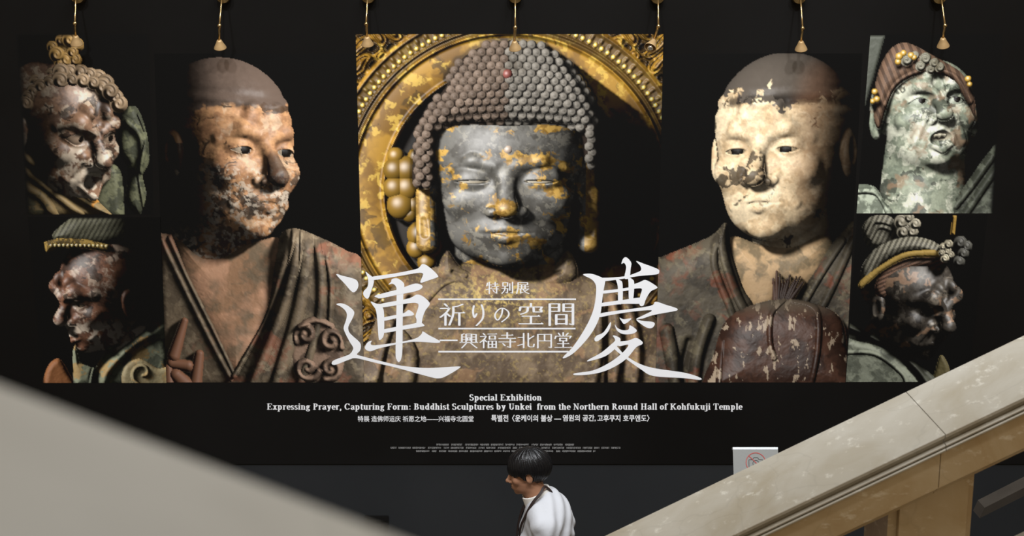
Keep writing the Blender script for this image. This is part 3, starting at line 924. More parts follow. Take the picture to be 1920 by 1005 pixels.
def picture_guardian_profile():
    p = Panel(q([(52, 407), (301, 407), (312, 718), (80, 718)]))
    nz = p.noise
    sk = skin('6a4b3c', '4e3a31', '2a211d', 'a89c90', 701, dk=0.60, pl=0.54, big=24)

    def alb(pm, nm, X, Y):
        c = sk(pm, nm, X, Y)
        c = mix(c, hexc('b5ab9f'), sstep(-0.25, -0.45, pm[:, 1]) * sstep(0.42, 0.56, fbm(X, Y, 720, 16, 3)) * 0.85)
        return eyes(c, pm, white='7c6c5e', iris=0.05)
    green = mix(np.broadcast_to(hexc('6f7565'), p.A.shape), hexc('4b5046'), sstep(0.4, 0.6, nz(731, 20)))
    green = mix(green, hexc('8f7448'), sstep(0.60, 0.66, nz(734, 18)) * 0.7)
    p.head(uv(196, 548), 110, rot(-62, -16, 5), alb, w=0.72, jaw=0.46, open=0.05, brow=0.10, browr=0.14, browz=0.06, cheek=0.22, nose=1.2, ear=1, neck=0.44, lips=1.2,
           mouth=0.06, frown=1.8, bump=0.22, gloss=0.12, age=1.8)
    p.cloth(q([(310, 560), (262, 596), (210, 640), (178, 690), (150, 680), (140, 640), (148, 620), (136, 660), (138, 726), (320, 726)]), 0, green, (16, 16), smooth=False,
            ridges=[(q([(306, 572), (240, 620), (190, 668), (172, 722)]), 6, 12), (q([(312, 612), (250, 645), (205, 690), (192, 722)]), 10, 14)],
            grooves=[(q([(306, 590), (240, 636), (186, 690), (182, 722)]), 8, 26)], seed=61)
    sp = q([(268 + 22 * (1 - t) * math.cos(7 * t + 2), 700 + 22 * (1 - t) * math.sin(7 * t + 2)) for t in np.linspace(0, 0.8, 12)])
    p.cloth(q([(232, 690), (262, 672), (296, 690), (318, 690), (318, 728), (236, 728)]), 20, mix(green, hexc('8d7a58'), 0.5), (10, 8), ridges=[(sp, 4, 9)], seed=63)
    p.cloth(q([(88, 690), (110, 672), (130, 700), (140, 730), (84, 730)]), -20, np.broadcast_to(hexc('7a5236'), p.A.shape), (12, 14), seed=65)
    # combed hair and jewelled band
    hr = mix(np.broadcast_to(hexc('55564a'), p.A.shape), hexc('2c2c26'), (np.sin((p.X * 0.9 + p.Y * 0.55) * 0.75) > 0.2) * 0.8)
    p.cloth(q([(98, 446), (118, 420), (150, 404), (230, 400), (250, 440), (210, 462), (140, 462)]), 40, hr, (24, 26), seed=67)
    band = mix(np.broadcast_to(hexc('8a7440'), p.A.shape), hexc('4a3f28'), sstep(0.45, 0.55, nz(741, 7)))
    p.cloth(q([(82, 454), (110, 446), (160, 448), (205, 458), (208, 474), (160, 466), (110, 464), (86, 474)]), 66, band, (8, 12), seed=69, smooth=False)
    for k in range(14):
        u = uv(96 + k * 8, 460 + 0.02 * (k - 4) ** 2); p.sphere(u[0], u[1], 76, 3.6, hexc('a09060'), gloss=0.3)
    p.shade((-0.66, -0.50, 0.34), 2.6, 0.05, keycol=(1.0, 0.96, 0.9), soft=0.14)
    dk = 1 - 0.93 * sstep(uv(150, 0)[0], uv(215, 0)[0], p.X) * sstep(uv(0, 640)[1], uv(0, 585)[1], p.Y + 0.35 * (p.X - uv(200, 0)[0]))
    p.C *= dk[..., None]
    edge_dark(p, l=0.03, t=0.02)
    p.build('portrait_panel', banner, 'printed photograph of a brown guardian statue in profile with a beaded headband')


def picture_guardian_pale():
    p = Panel(q([(1632, 64), (1880, 64), (1862, 400), (1606, 400)]))
    nz = p.noise
    sk = skin('8a8f80', '6c7266', '3c3f39', 'd2d0c2', 801, dk=0.60, pl=0.48, big=26)

    def alb(pm, nm, X, Y):
        c = sk(pm, nm, X, Y)
        c = mix(c, hexc('8a6f5a'), sstep(0.54, 0.72, fbm(X, Y, 820, 24, 3)) * 0.6)
        c = np.where(((np.abs(pm[:, 1] + 0.56) < 0.05) & (np.abs(pm[:, 0]) < 0.17) & (pm[:, 2] < 0.73) & (pm[:, 2] > 0.5))[:, None], hexc('b5ad9a'), c)
        return eyes(c, pm, er=0.15, white='8f9488', iris=0.055, look=(0.02, 0.0))
    p.cloth([*q([(1606, 66), (1660, 66), (1640, 140), (1622, 200)])], -200, np.broadcast_to(hexc('4a4c46'), p.A.shape), (6, 6), smooth=False, seed=70)
    pale = mix(np.broadcast_to(hexc('9aa092'), p.A.shape), hexc('5b6056'), sstep(0.4, 0.6, nz(831, 16)))
    dark = mix(np.broadcast_to(hexc('4e5148'), p.A.shape), hexc('30322c'), sstep(0.4, 0.6, nz(834, 16)))
    p.head(uv(1734, 216), 122, rot(18, 18, 8), alb, w=0.76, jaw=0.50, open=0.06, brow=0.12, browr=0.135, browz=0.06, mouth=0.13, cheek=0.28, nose=1.25, neck=0.60, lips=1.6,
           frown=1.7, eye=0.15, bump=0.22, gloss=0.12, age=1.6, crown=0.80)
    p.cloth(q([(1600, 352), (1640, 350), (1665, 385), (1720, 412), (1596, 412)]), 45, pale, (12, 14), ridges=[(q([(1606, 358), (1645, 362), (1668, 402)]), 6, 10)], seed=71)
    p.cloth(q([(1606, 378), (1634, 376), (1636, 404), (1604, 404)]), 30, pale, (8, 12), seed=72)
    p.cloth(q([(1760, 402), (1800, 360), (1850, 290), (1872, 280), (1866, 412), (1762, 412)]), 20, dark, (14, 18),
            ridges=[(q([(1780, 400), (1820, 350), (1862, 292)]), 8, 12), (q([(1810, 402), (1845, 350), (1866, 320)]), 8, 12)], seed=73)
    hb = mix(np.broadcast_to(hexc('6b5446'), p.A.shape), hexc('3d302a'), (np.sin((p.X * 0.75 - p.Y * 0.35) * 0.62) > 0.1) * 0.75)
    p.cloth(q([(1640, 230), (1638, 180), (1650, 125), (1672, 90), (1700, 80), (1735, 96), (1775, 118), (1806, 140), (1826, 180), (1828, 220), (1812, 190), (1786, 152),
               (1748, 138), (1706, 146), (1676, 170), (1660, 210), (1650, 240)]), 60, hb, (20, 24),
            ridges=[(q([(1664, 196), (1684, 158), (1730, 136), (1785, 142), (1818, 190)]), 7, 9)], seed=75)
    hair_curls(p, [(1700, 112), (1716, 104), (1735, 110), (1752, 118), (1726, 124), (1745, 130), (1762, 126)], 88, 10, hexc('7a766a'), 6, 1.0)
    for (x, y, r) in [(1686, 106, 7), (1694, 100, 6), (1684, 116, 6), (1708, 104, 6), (1714, 108, 5), (1640, 172, 6), (1644, 186, 6), (1636, 190, 5), (1815, 148, 6), (1818, 158, 5)]:
        u = uv(x, y); p.sphere(u[0], u[1], 98, r, hexc('b48d3e'), gloss=0.4)
    p.shade((-0.22, -0.50, 0.80), 2.3, 0.07, keycol=(0.98, 1.0, 0.95), soft=0.14)
    edge_dark(p, r=0.04, t=0.02)
    p.build('portrait_panel', banner, 'printed photograph of a pale green guardian statue gazing upwards with open mouth')


def picture_guardian_dark():
    p = Panel(q([(1607, 403), (1852, 403), (1816, 716), (1586, 716)]))
    nz = p.noise
    sk = skin('4a4641', '37332f', '1f1c1a', '8b8378', 901, dk=0.62, pl=0.60, big=24)

    def alb(pm, nm, X, Y):
        c = sk(pm, nm, X, Y)
        c = mix(c, hexc('8a705c'), sstep(0.62, 0.68, fbm(X, Y, 920, 20, 3)) * 0.7)
        return eyes(c, pm, white='3c3732', iris=0.05)
    p.head(uv(1706, 562), 108, rot(50, -14, -4), alb, w=0.76, jaw=0.48, open=0.04, brow=0.15, browr=0.15, browz=0.07, cheek=0.26, nose=1.35, neck=0.5, lips=1.2, frown=2.0,
           bump=0.22, gloss=0.14, age=1.8, crown=0.85)
    grey = mix(np.broadcast_to(hexc('6c7166'), p.A.shape), hexc('4b4f47'), sstep(0.4, 0.6, nz(931, 16)))
    p.cloth(q([(1570, 600), (1600, 610), (1660, 640), (1720, 680), (1752, 726), (1570, 726)]), 0, mix(grey, hexc('24241f'), 0.75), (10, 10),
            ridges=[(q([(1596, 614), (1660, 644), (1712, 684), (1742, 722)]), 6, 12)], seed=81)
    p.cloth(q([(1575, 640), (1610, 640), (1660, 655), (1700, 690), (1715, 730), (1575, 730)]), 16, grey, (14, 16),
            ridges=[(q([(1580, 662), (1640, 664), (1690, 700), (1700, 724)]), 4, 5)], seed=83)
    p.cloth(q([(1752, 700), (1764, 665), (1780, 690), (1776, 724), (1746, 724)]), -40, np.broadcast_to(hexc('4f4932'), p.A.shape), (8, 8), seed=84)
    hb = mix(np.broadcast_to(hexc('77756a'), p.A.shape), hexc('34322c'), (np.sin((p.X * 1.0 + p.Y * 0.42) * 0.66) > 0.0) * 0.8)
    p.cloth(q([(1614, 528), (1618, 495), (1650, 460), (1700, 444), (1750, 452), (1780, 480), (1760, 484), (1700, 478), (1650, 500), (1618, 540)]), 46, hb, (22, 24), seed=85)
    rope = mix(np.broadcast_to(hexc('6d5548'), p.A.shape), hexc('2f2621'), (np.sin((p.X * 0.6 + p.Y * 1.3) * 0.62) > 0.0) * 0.8)
    p.cloth(q([(1640, 540), (1655, 510), (1700, 486), (1770, 484), (1768, 498), (1720, 504), (1690, 520), (1672, 556), (1650, 560)]), 56, rope, (14, 14), seed=87)
    p.cloth(q([(1612, 528), (1650, 498), (1700, 472), (1770, 470), (1772, 482), (1705, 484), (1655, 508), (1616, 540)]), 74, np.broadcast_to(hexc('8a7440'), p.A.shape), (6, 7), seed=88)
    hair_curls(p, [(1768, 462), (1776, 470), (1782, 478), (1766, 474), (1778, 458), (1772, 484)], 90, 8, hexc('a09a88'), 7, 0.9)
    # looped hair bun and ornament
    p.cloth(q([(1616, 430), (1630, 408), (1660, 402), (1682, 420), (1676, 452), (1650, 466), (1625, 458)]), 10, hb * 0.8, (14, 16),
            ridges=[(q([(1624, 440), (1640, 416), (1668, 420)]), 4, 6), (q([(1632, 448), (1648, 426), (1672, 432)]), 4, 6)], seed=89)
    hair_curls(p, [(1690, 416), (1704, 408), (1716, 420), (1710, 434), (1694, 434), (1704, 422)], 40, 12, hexc('8f8a7c'), 8, 0.9)
    p.cloth(q([(1786, 404), (1794, 404), (1790, 440), (1782, 440)]), -60, np.broadcast_to(hexc('8a6f35'), p.A.shape), (4, 5), smooth=False, seed=90)
    hair_curls(p, [(1800, 455), (1806, 475), (1798, 490), (1812, 462)], -60, 14, hexc('4a4a46'), 9, 0.6)
    p.shade((0.42, -0.72, 0.50), 2.4, 0.06, keycol=(1.0, 0.97, 0.92), soft=0.14)
    edge_dark(p, r=0.05)
    p.build('portrait_panel', banner, 'printed photograph of a dark scowling guardian statue with striped bound hair')


picture_monk_turning()
picture_monk_facing()
picture_buddha()
picture_guardian_fierce()
picture_guardian_profile()
picture_guardian_pale()
picture_guardian_dark()
# ================================================================== white lettering of the banner
def flat_polys(name, polys, mat, parent, off=0.0010, y0=None):
    """flat printed shapes given in print units on the banner"""
    verts, faces = [], []
    for pl in polys:
        pts = [Vector((a, b, 0)) for a, b in pl]
        tri = tessellate_polygon([pts])
        base = len(verts)
        lift = off + 2e-5 * (len(verts) // 4 % 40)      # a hair apart, so that crossing strokes do not share a plane
        verts += [wall_pt(a, b, lift) for a, b in pl]
        for t in tri:
            a, b, c = [pl[i] for i in t]
            ar = (b[0] - a[0]) * (c[1] - a[1]) - (c[0] - a[0]) * (b[1] - a[1])
            if abs(ar) < 1e-7: continue
            faces.append(tuple(base + i for i in (t if ar < 0 else (t[0], t[2], t[1]))))
    return obj(name, verts, faces, mat, parent)


def outline(pts, ox, oy, sc):
    return catmull(q([(ox + x / sc, oy + y / sc) for x, y in pts]), 4, True)


T1 = [
    [(118, 172), (165, 182), (255, 207), (278, 240), (272, 275), (250, 300), (225, 292), (180, 240)],
    [(118, 388), (150, 381), (190, 392), (232, 422), (249, 450), (236, 490), (206, 550), (212, 590), (242, 622), (286, 662), (297, 692), (290, 725), (268, 752), (310, 766),
     (500, 815), (620, 838), (760, 850), (880, 846), (1006, 839), (1012, 850), (960, 884), (900, 916), (860, 925), (800, 916), (560, 850), (400, 812), (265, 780), (210, 790), (120, 825),
     (86, 822), (100, 795), (180, 765), (215, 750), (235, 725), (240, 700), (215, 660), (180, 590), (172, 555), (190, 500), (195, 460), (180, 430), (150, 405)],
    [(330, 152), (357, 172), (386, 198), (390, 232), (372, 290), (352, 343), (332, 344), (313, 316), (320, 290), (341, 268), (350, 236), (345, 192)],
    [(372, 190), (540, 165), (690, 135), (722, 118), (741, 97), (772, 105), (820, 142), (855, 180), (848, 194), (790, 214), (737, 232), (728, 222), (744, 184), (744, 164), (700, 162), (560, 186), (376, 214)],
    [(404, 324), (560, 282), (610, 264), (690, 238), (738, 250), (738, 272), (690, 295), (560, 320), (442, 345), (415, 340)],
    [(497, 245), (515, 226), (522, 206), (560, 200), (598, 224), (612, 250), (605, 300), (600, 500), (598, 700), (590, 780), (572, 808), (556, 790), (548, 740), (553, 500), (555, 300), (550, 260), (528, 240)],
    [(368, 368), (410, 384), (442, 392), (463, 440), (466, 560), (460, 620), (435, 648), (425, 630), (415, 500), (405, 430), (386, 400)],
    [(430, 388), (600, 355), (660, 340), (702, 318), (745, 330), (788, 368), (795, 392), (766, 430), (746, 480), (736, 530), (720, 555), (700, 540), (700, 500), (693, 470), (714, 402), (700, 380), (640, 381), (455, 410)],
    [(455, 486), (600, 455), (642, 430), (680, 455), (670, 470), (600, 479), (455, 510)],
    [(455, 572), (650, 535), (722, 520), (755, 538), (740, 550), (600, 573), (455, 597)],
    [(325, 702), (345, 665), (375, 652), (368, 676), (400, 685), (560, 665), (690, 637), (736, 604), (746, 585), (790, 612), (866, 653), (850, 668), (700, 660), (600, 670), (440, 705), (370, 728), (340, 722)],
]
T2 = [
    [(638, 95), (650, 60), (668, 47), (690, 60), (710, 90), (705, 130), (696, 195), (660, 200), (672, 130), (668, 102), (655, 88)],
    [(430, 180), (500, 196), (660, 186), (740, 162), (779, 142), (775, 110), (745, 75), (800, 94), (900, 132), (912, 155), (890, 172), (760, 184), (640, 205), (500, 222), (440, 215)],
    [(360, 174), (400, 166), (440, 172), (500, 196), (520, 215), (514, 260), (505, 310), (497, 375), (485, 460), (450, 550), (390, 640), (300, 735), (235, 775), (215, 771), (290, 692), (370, 570), (420, 470), (446, 380), (455, 290), (450, 242), (420, 206)],
    [(715, 250), (770, 228), (810, 212), (855, 232), (897, 262), (890, 275), (850, 296), (816, 350), (800, 395), (776, 400), (765, 370), (776, 320), (786, 276), (740, 274), (712, 276)],
    [(490, 380), (640, 358), (775, 340), (798, 368), (780, 384), (640, 386), (490, 404)],
    [(505, 290), (610, 279), (725, 262), (725, 280), (610, 299), (505, 310)],
    [(598, 205), (628, 214), (646, 240), (645, 372), (616, 376), (612, 260)],
    [(688, 195), (716, 206), (731, 236), (722, 356), (694, 360), (690, 240)],
    [(480, 458), (560, 441), (840, 402), (885, 370), (960, 392), (1036, 416), (1042, 432), (1000, 442), (870, 466), (790, 492), (745, 494), (800, 466), (858, 432), (720, 441), (560, 466), (476, 482)],
    [(625, 485), (655, 497), (710, 490), (682, 520), (656, 530), (640, 512)],
    [(745, 500), (800, 510), (862, 515), (880, 530), (866, 555), (840, 562), (800, 545)],
    [(590, 533), (610, 560), (650, 576), (690, 570), (700, 540), (748, 574), (735, 595), (690, 606), (640, 601), (605, 576)],
    [(558, 518), (560, 545), (540, 590), (490, 640), (455, 658), (442, 640), (460, 615), (510, 590)],
    [(575, 615), (605, 620), (632, 645), (600, 702), (520, 765), (400, 801), (402, 788), (490, 740), (560, 682), (593, 648)],
    [(612, 662), (690, 650), (745, 632), (790, 660), (785, 680), (745, 700), (672, 785), (560, 855), (440, 892), (310, 902), (300, 888), (430, 868), (540, 818), (632, 752), (690, 682), (620, 692)],
    [(580, 702), (605, 694), (660, 752), (760, 815), (880, 852), (1100, 885), (1210, 921), (1203, 936), (1090, 923), (870, 908), (780, 860), (690, 797), (620, 742)],
]
t = flat_polys('title_character', [outline(s, 600, 470, 3.867) for s in T1], M['white_print'], banner)
t['label'] = 'large white brush-style character on the left of the title'
t = flat_polys('title_character', [outline(s, 1000, 470, 3.865) for s in T2], M['white_print'], banner)
t['label'] = 'large white brush-style character on the right of the title'

# ---- a broad pen that gives thick uprights and thin level strokes
def pen(pts, hx, hy, n=10):
    """sweep an elliptical nib along a polyline: list of convex polygons"""
    nib = [(hx * math.cos(2 * math.pi * k / n), hy * math.sin(2 * math.pi * k / n)) for k in range(n)]
    out = []
    for a, b in zip(pts[:-1], pts[1:]):
        P = [Vector((a[0] + x, a[1] + y)) for x, y in nib] + [Vector((b[0] + x, b[1] + y)) for x, y in nib]
        out.append([(P[i].x, P[i].y) for i in convex_hull_2d(P)])
    return out


KAN = {
    '祈': ['22,4 31,14', '8,24 40,23', '40,23 28,42 6,62', '25,44 25,97', '30,46 42,58', '90,6 72,14 55,17', '55,17 54,52 40,96', '55,43 97,43', '78,43 78,97'],
    'り': ['30,10 26,36 32,62 42,46', '64,6 72,34 68,68 42,98'],
    'の': ['54,16 48,52 28,82 13,66 16,42 38,18 62,16 86,36 84,62 50,92'],
    '空': ['50,2 50,14', '10,18 7,34', '10,18 92,18 85,32', '38,22 34,40 12,50', '60,22 61,40 90,40 90,32', '18,59 82,59', '50,59 50,92', '6,93 94,93'],
    '間': ['9,6 9,98', '9,6 42,6 42,38', '9,22 42,22', '9,38 42,38', '58,6 58,38', '58,6 91,6 91,95 80,92', '58,22 91,22', '58,38 91,38', '32,52 32,94', '32,52 68,52 68,94', '32,71 68,71', '32,91 68,91'],
    '特': ['14,10 7,36', '10,28 44,28', '27,4 27,97', '4,66 46,52', '54,20 92,20', '73,4 73,38', '48,39 98,39', '48,60 98,60', '84,46 84,94 72,90', '56,70 65,83'],
    '別': ['13,8 13,38', '13,8 51,8 51,38', '13,36 51,36', '6,56 52,56 48,93 37,89', '30,38 26,70 5,96', '69,16 69,72', '91,4 91,94 78,90'],
    '展': ['14,8 88,8 88,26', '14,26 88,26', '14,8 14,52 3,96', '24,42 94,42', '42,28 42,60', '69,28 69,60', '20,60 97,60', '34,62 34,94 52,86', '52,60 70,84 98,97', '88,66 70,77'],
    '興': ['24,6 12,12', '12,11 12,60', '12,27 28,27', '12,43 28,43', '35,8 35,58', '35,8 65,8 65,58', '42,20 58,20', '43,31 43,48', '43,31 57,31 57,48', '43,46 57,46', '74,10 90,10 90,60', '74,27 90,27', '74,43 90,43', '3,62 97,62', '36,68 12,97', '62,68 94,97'],
    '福': ['22,4 30,14', '6,24 38,23', '38,23 26,42 4,62', '24,44 24,97', '29,46 40,58', '48,8 97,8', '57,20 57,42', '57,20 89,20 89,42', '57,40 89,40', '51,53 51,97', '51,53 95,53 95,97', '51,74 95,74', '73,53 73,93', '51,94 95,94'],
    '寺': ['20,18 80,18', '50,2 50,38', '5,38 95,38', '5,60 95,60', '67,44 67,95 52,90', '26,70 38,84'],
    '北': ['5,32 36,32', '36,6 36,97', '3,83 36,72', '62,6 62,84 70,91 92,91 95,74', '93,23 62,45'],
    '円': ['11,10 11,98', '11,10 89,10 89,95 76,92', '50,10 50,52', '11,52 89,52'],
    '堂': ['50,2 50,20', '24,5 32,18', '77,5 66,18', '10,24 5,39', '10,24 93,24 86,37', '32,37 32,55', '32,37 68,37 68,55', '32,53 68,53', '20,71 80,71', '50,56 50,94', '5,94 95,94'],
}


def kanji(ch, x0, y0, x1, y1, wt=4.3, thin=1.9):
    out = []
    for s in KAN[ch]:
        pts = [tuple(map(float, t.split(','))) for t in s.split()]
        curvy = len(pts) >= 3 and ch in 'りの' or (len(pts) == 3 and abs(pts[0][1] - pts[1][1]) > 3 and abs(pts[1][0] - pts[0][0]) > 0.6 and abs(pts[2][0] - pts[1][0]) > 4)
        pp = catmull(pts, 6) if curvy else pts
        out += pen(pp, wt, thin)
        if len(pts) == 2 and abs(pts[0][1] - pts[1][1]) < 2 and pts[1][0] - pts[0][0] > 25:   # the small triangle closing a level stroke
            e = pts[1]; out.append([(e[0] - 9, e[1]), (e[0] - 2, e[1] - 6.5), (e[0] + 3, e[1] + 1)])
    return [q([(x0 + a * (x1 - x0) / 100, y0 + b * (y1 - y0) / 100) for a, b in pl]) for pl in out]


def kanji_line(name, items, label, **kw):
    for it in items:
        o = flat_polys(name, kanji(*it, **kw), M['white_print'], banner)
        o['label'] = label


kanji_line('subtitle_character', [('特', 911, 528, 935, 551), ('別', 940, 528, 963, 551), ('展', 968, 528, 992, 551)], 'small white Japanese character above the thin rules', wt=5.2, thin=2.6)
kanji_line('subtitle_character', [('祈', 823, 568, 872, 611), ('り', 876, 569, 918, 611), ('の', 924, 573, 958, 606), ('空', 971, 568, 1020, 610), ('間', 1026, 567, 1079, 611)],
           'white Japanese character between two thin rules', wt=4.6, thin=2.2)
kanji_line('subtitle_character', [('興', 862, 624, 896, 653), ('福', 899, 624, 932, 653), ('寺', 934, 623, 968, 653), ('北', 970, 623, 1003, 653), ('円', 1005, 624, 1037, 653), ('堂', 1039, 623, 1073, 653)],
           'white Japanese character just above the lowest rule', wt=4.6, thin=2.4)
for (x0, x1, y, h) in [(821.6, 1080, 561, 1.4), (822, 1079, 616, 1.4), (822, 1066, 659.3, 1.5), (824, 858, 638, 1.3)]:
    flat_polys('rule_line', [q([(x0, y - h), (x1, y - h), (x1, y + h), (x0, y + h)])], M['white_print'], banner)


# ---- bold serif letters
def arc(cx, cy, rx, ry, a0, a1, n=9):
    return [(cx + rx * math.cos(math.radians(a0 + (a1 - a0) * k / n)), cy + ry * math.sin(math.radians(a0 + (a1 - a0) * k / n))) for k in range(n + 1)]


XH, CH = 0.455, 0.66


def sf(x, y, l=0.11, r=0.11):
    return [(x - l, y), (x + r, y)]


def stem(x, y0, y1):
    return [(x, y0), (x, y1)]


GL = {
    'l': (.30, [stem(.15, 0, .67), sf(.15, .01), sf(.10, .66, .08, 0)]),
    'i': (.30, [stem(.15, 0, XH), sf(.15, .01), sf(.10, XH, .08, 0), [(.15, .60), (.15, .63)]]),
    'j': (.32, [stem(.18, -.10, XH), arc(.08, -.10, .10, .09, 0, -150), sf(.13, XH, .08, 0), [(.18, .60), (.18, .63)]]),
    't': (.34, [stem(.16, .08, .58), arc(.24, .08, .08, .08, 180, 320), sf(.16, XH, .12, .14)]),
    'f': (.36, [stem(.16, 0, .54), arc(.27, .54, .11, .12, 180, 20), sf(.16, .01), sf(.16, XH, .12, .14)]),
    'r': (.44, [stem(.15, 0, XH), sf(.15, .01), sf(.10, XH, .08, 0), arc(.30, .30, .13, .15, 170, 60), [(.36, .40), (.36, .38)]]),
    'n': (.58, [stem(.15, 0, XH), sf(.15, .01), sf(.10, XH, .08, 0), arc(.285, .31, .135, .135, 175, 0), stem(.42, 0, .31), sf(.42, .01)]),
    'm': (.86, [stem(.15, 0, XH), sf(.15, .01), sf(.10, XH, .08, 0), arc(.285, .31, .135, .135, 175, 0), stem(.42, 0, .31), sf(.42, .01), arc(.555, .31, .135, .135, 175, 0), stem(.69, 0, .31), sf(.69, .01)]),
    'h': (.58, [stem(.15, 0, .67), sf(.15, .01), sf(.10, .66, .08, 0), arc(.285, .31, .135, .135, 175, 0), stem(.42, 0, .31), sf(.42, .01)]),
    'u': (.58, [stem(.15, .14, XH), sf(.10, XH, .08, 0), arc(.285, .14, .135, .13, 180, 355), stem(.42, 0, XH), sf(.37, XH, .08, 0), sf(.46, .01, 0, .08)]),
    'k': (.60, [stem(.15, 0, .67), sf(.15, .01), sf(.10, .66, .08, 0), [(.17, .20), (.42, XH)], sf(.42, XH, .10, .10), [(.26, .27), (.44, .02)], sf(.46, .01)]),
    'p': (.58, [stem(.15, -.20, XH), sf(.15, -.20), sf(.10, XH, .08, 0), arc(.29, .225, .14, .225, 150, -150, 14)]),
    'b': (.58, [stem(.15, .02, .67), sf(.10, .66, .08, 0), arc(.29, .225, .14, .215, 150, -150, 14)]),
    'd': (.58, [stem(.42, 0, .67), sf(.37, .66, .08, 0), sf(.46, .01, 0, .08), arc(.28, .225, .14, .215, 30, 330, 14)]),
    'g': (.52, [arc(.24, .31, .11, .135, 0, 360, 14), [(.33, .41), (.44, .43)], [(.16, .17), (.14, .10), (.26, .07), (.38, .03)], arc(.25, -.07, .15, .11, 60, 400, 14)]),
    'o': (.52, [arc(.26, .225, .155, .22, 0, 360, 16)]),
    'c': (.46, [arc(.26, .225, .155, .22, 50, 320, 14), [(.36, .37), (.36, .36)]]),
    'e': (.46, [arc(.25, .225, .15, .22, 0, 318, 14), [(.12, .245), (.39, .245)]]),
    'a': (.52, [arc(.23, .33, .13, .115, 160, 0), stem(.36, .06, .33), [(.36, .27), (.16, .19)], arc(.20, .105, .10, .10, 90, 300), [(.25, .03), (.36, .10)], [(.38, .02), (.46, .04)]]),
    's': (.42, [arc(.21, .335, .11, .11, 40, 230, 8) + arc(.20, .115, .13, .11, 60, -150, 8), [(.31, .42), (.31, .36)], [(.09, .10), (.09, .03)]]),
    'x': (.54, [[(.14, XH), (.40, 0)], [(.38, XH), (.12, 0)], sf(.14, XH), sf(.40, XH), sf(.12, .01), sf(.40, .01)]),
    'y': (.54, [[(.13, XH), (.28, .04)], [(.41, XH), (.28, .04), (.20, -.16), (.10, -.16)], sf(.13, XH), sf(.41, XH, .08, .08)]),
    ',': (.27, [[(.13, .05), (.14, -.02), (.10, -.11)]]),
    ':': (.30, [[(.15, .05), (.15, .06)], [(.15, .37), (.15, .38)]]),
    'S': (.58, [arc(.28, .50, .16, .155, 45, 235, 10) + arc(.29, .17, .18, .17, 70, -150, 10), [(.42, .64), (.42, .54)], [(.11, .15), (.11, .02)]]),
    'E': (.68, [stem(.19, 0, CH), sf(.19, .015, .13, .40), sf(.19, CH - .015, .13, .38), sf(.19, .34, 0, .24), stem(.585, .05, .14), stem(.565, .53, .62), stem(.42, .26, .42)]),
    'F': (.62, [stem(.19, 0, CH), sf(.19, .015, .13, .15), sf(.19, CH - .015, .13, .36), sf(.19, .34, 0, .24), stem(.545, .52, .62), stem(.42, .26, .42)]),
    'P': (.62, [stem(.19, 0, CH), sf(.19, .015, .13, .15), sf(.19, CH - .015, .13, .15), arc(.31, .48, .17, .165, 90, -90, 10), sf(.25, .315, .05, .08)]),
    'R': (.72, [stem(.19, 0, CH), sf(.19, .015, .13, .13), sf(.19, CH - .015, .13, .15), arc(.31, .49, .16, .155, 90, -90, 10), sf(.25, .335, .05, .08), [(.34, .33), (.56, .02)], sf(.60, .015, .06, .10)]),
    'B': (.66, [stem(.19, 0, CH), sf(.19, .015, .13, .17), sf(.19, CH - .015, .13, .15), arc(.32, .50, .14, .145, 90, -90, 10), sf(.25, .35, .05, .1), arc(.34, .18, .17, .165, 90, -90, 10)]),
    'C': (.70, [arc(.36, .33, .25, .32, 40, 320, 18), stem(.57, .46, .63)]),
    'U': (.72, [stem(.20, .22, CH), arc(.37, .22, .17, .21, 180, 360, 12), [(.54, .22), (.54, CH)], sf(.20, CH - .015, .13, .13), sf(.54, CH - .015, .11, .11)]),
    'N': (.74, [[(.17, 0), (.17, CH)], [(.17, CH - .03), (.56, .03)], [(.57, 0), (.57, CH)], sf(.17, .015), sf(.14, CH - .015, .1, .1), sf(.57, CH - .015)]),
    'H': (.78, [stem(.20, 0, CH), stem(.58, 0, CH), sf(.20, .33, 0, .38), sf(.20, .015, .13, .13), sf(.58, .015, .13, .13), sf(.20, CH - .015, .13, .13), sf(.58, CH - .015, .13, .13)]),
    'K': (.78, [stem(.20, 0, CH), sf(.20, .015, .13, .13), sf(.20, CH - .015, .13, .13), [(.24, .28), (.60, CH - .02)], sf(.58, CH - .015, .12, .12), [(.36, .37), (.62, .02)], sf(.66, .015, .14, .10)]),
    'T': (.66, [stem(.33, 0, CH), sf(.33, .015, .14, .14), sf(.33, CH - .015, .27, .27), stem(.06, .48, .63), stem(.60, .48, .63)]),
}


def serif_line(name, text, x0, x1, base, capy, label):
    polys, cur = [], 0.0
    for ch in text:
        if ch == ' ':
            cur += 0.27; continue
        w, strokes = GL[ch]
        for st in strokes:
            level = abs(st[0][1] - st[-1][1]) < 1e-6 and len(st) == 2
            small = len(st) == 2 and abs(st[0][0] - st[1][0]) < 1e-6 and abs(st[0][1] - st[1][1]) < 0.2 and st[0][1] > 0.04 and not (ch in 'ij:')
            hx = 0.02 if level else (0.03 if small else 0.078)
            thin_up = ch in 'NU' and st[0][0] == st[-1][0] and (ch == 'N' or st[0][0] > .5)
            if thin_up: hx = 0.035
            polys += pen([(cur + a, b) for a, b in st], hx, 0.045 if ch in ',:' or (ch in 'ij' and st[0][1] > .55) else 0.024, 10)
        cur += w
    sx = (x1 - x0) / cur; sy = (base - capy) / CH
    g = [q([(x0 + a * sx, base - b * sy) for a, b in pl]) for pl in polys]
    o = flat_polys(name, g, M['white_print'], banner)
    o['label'] = label


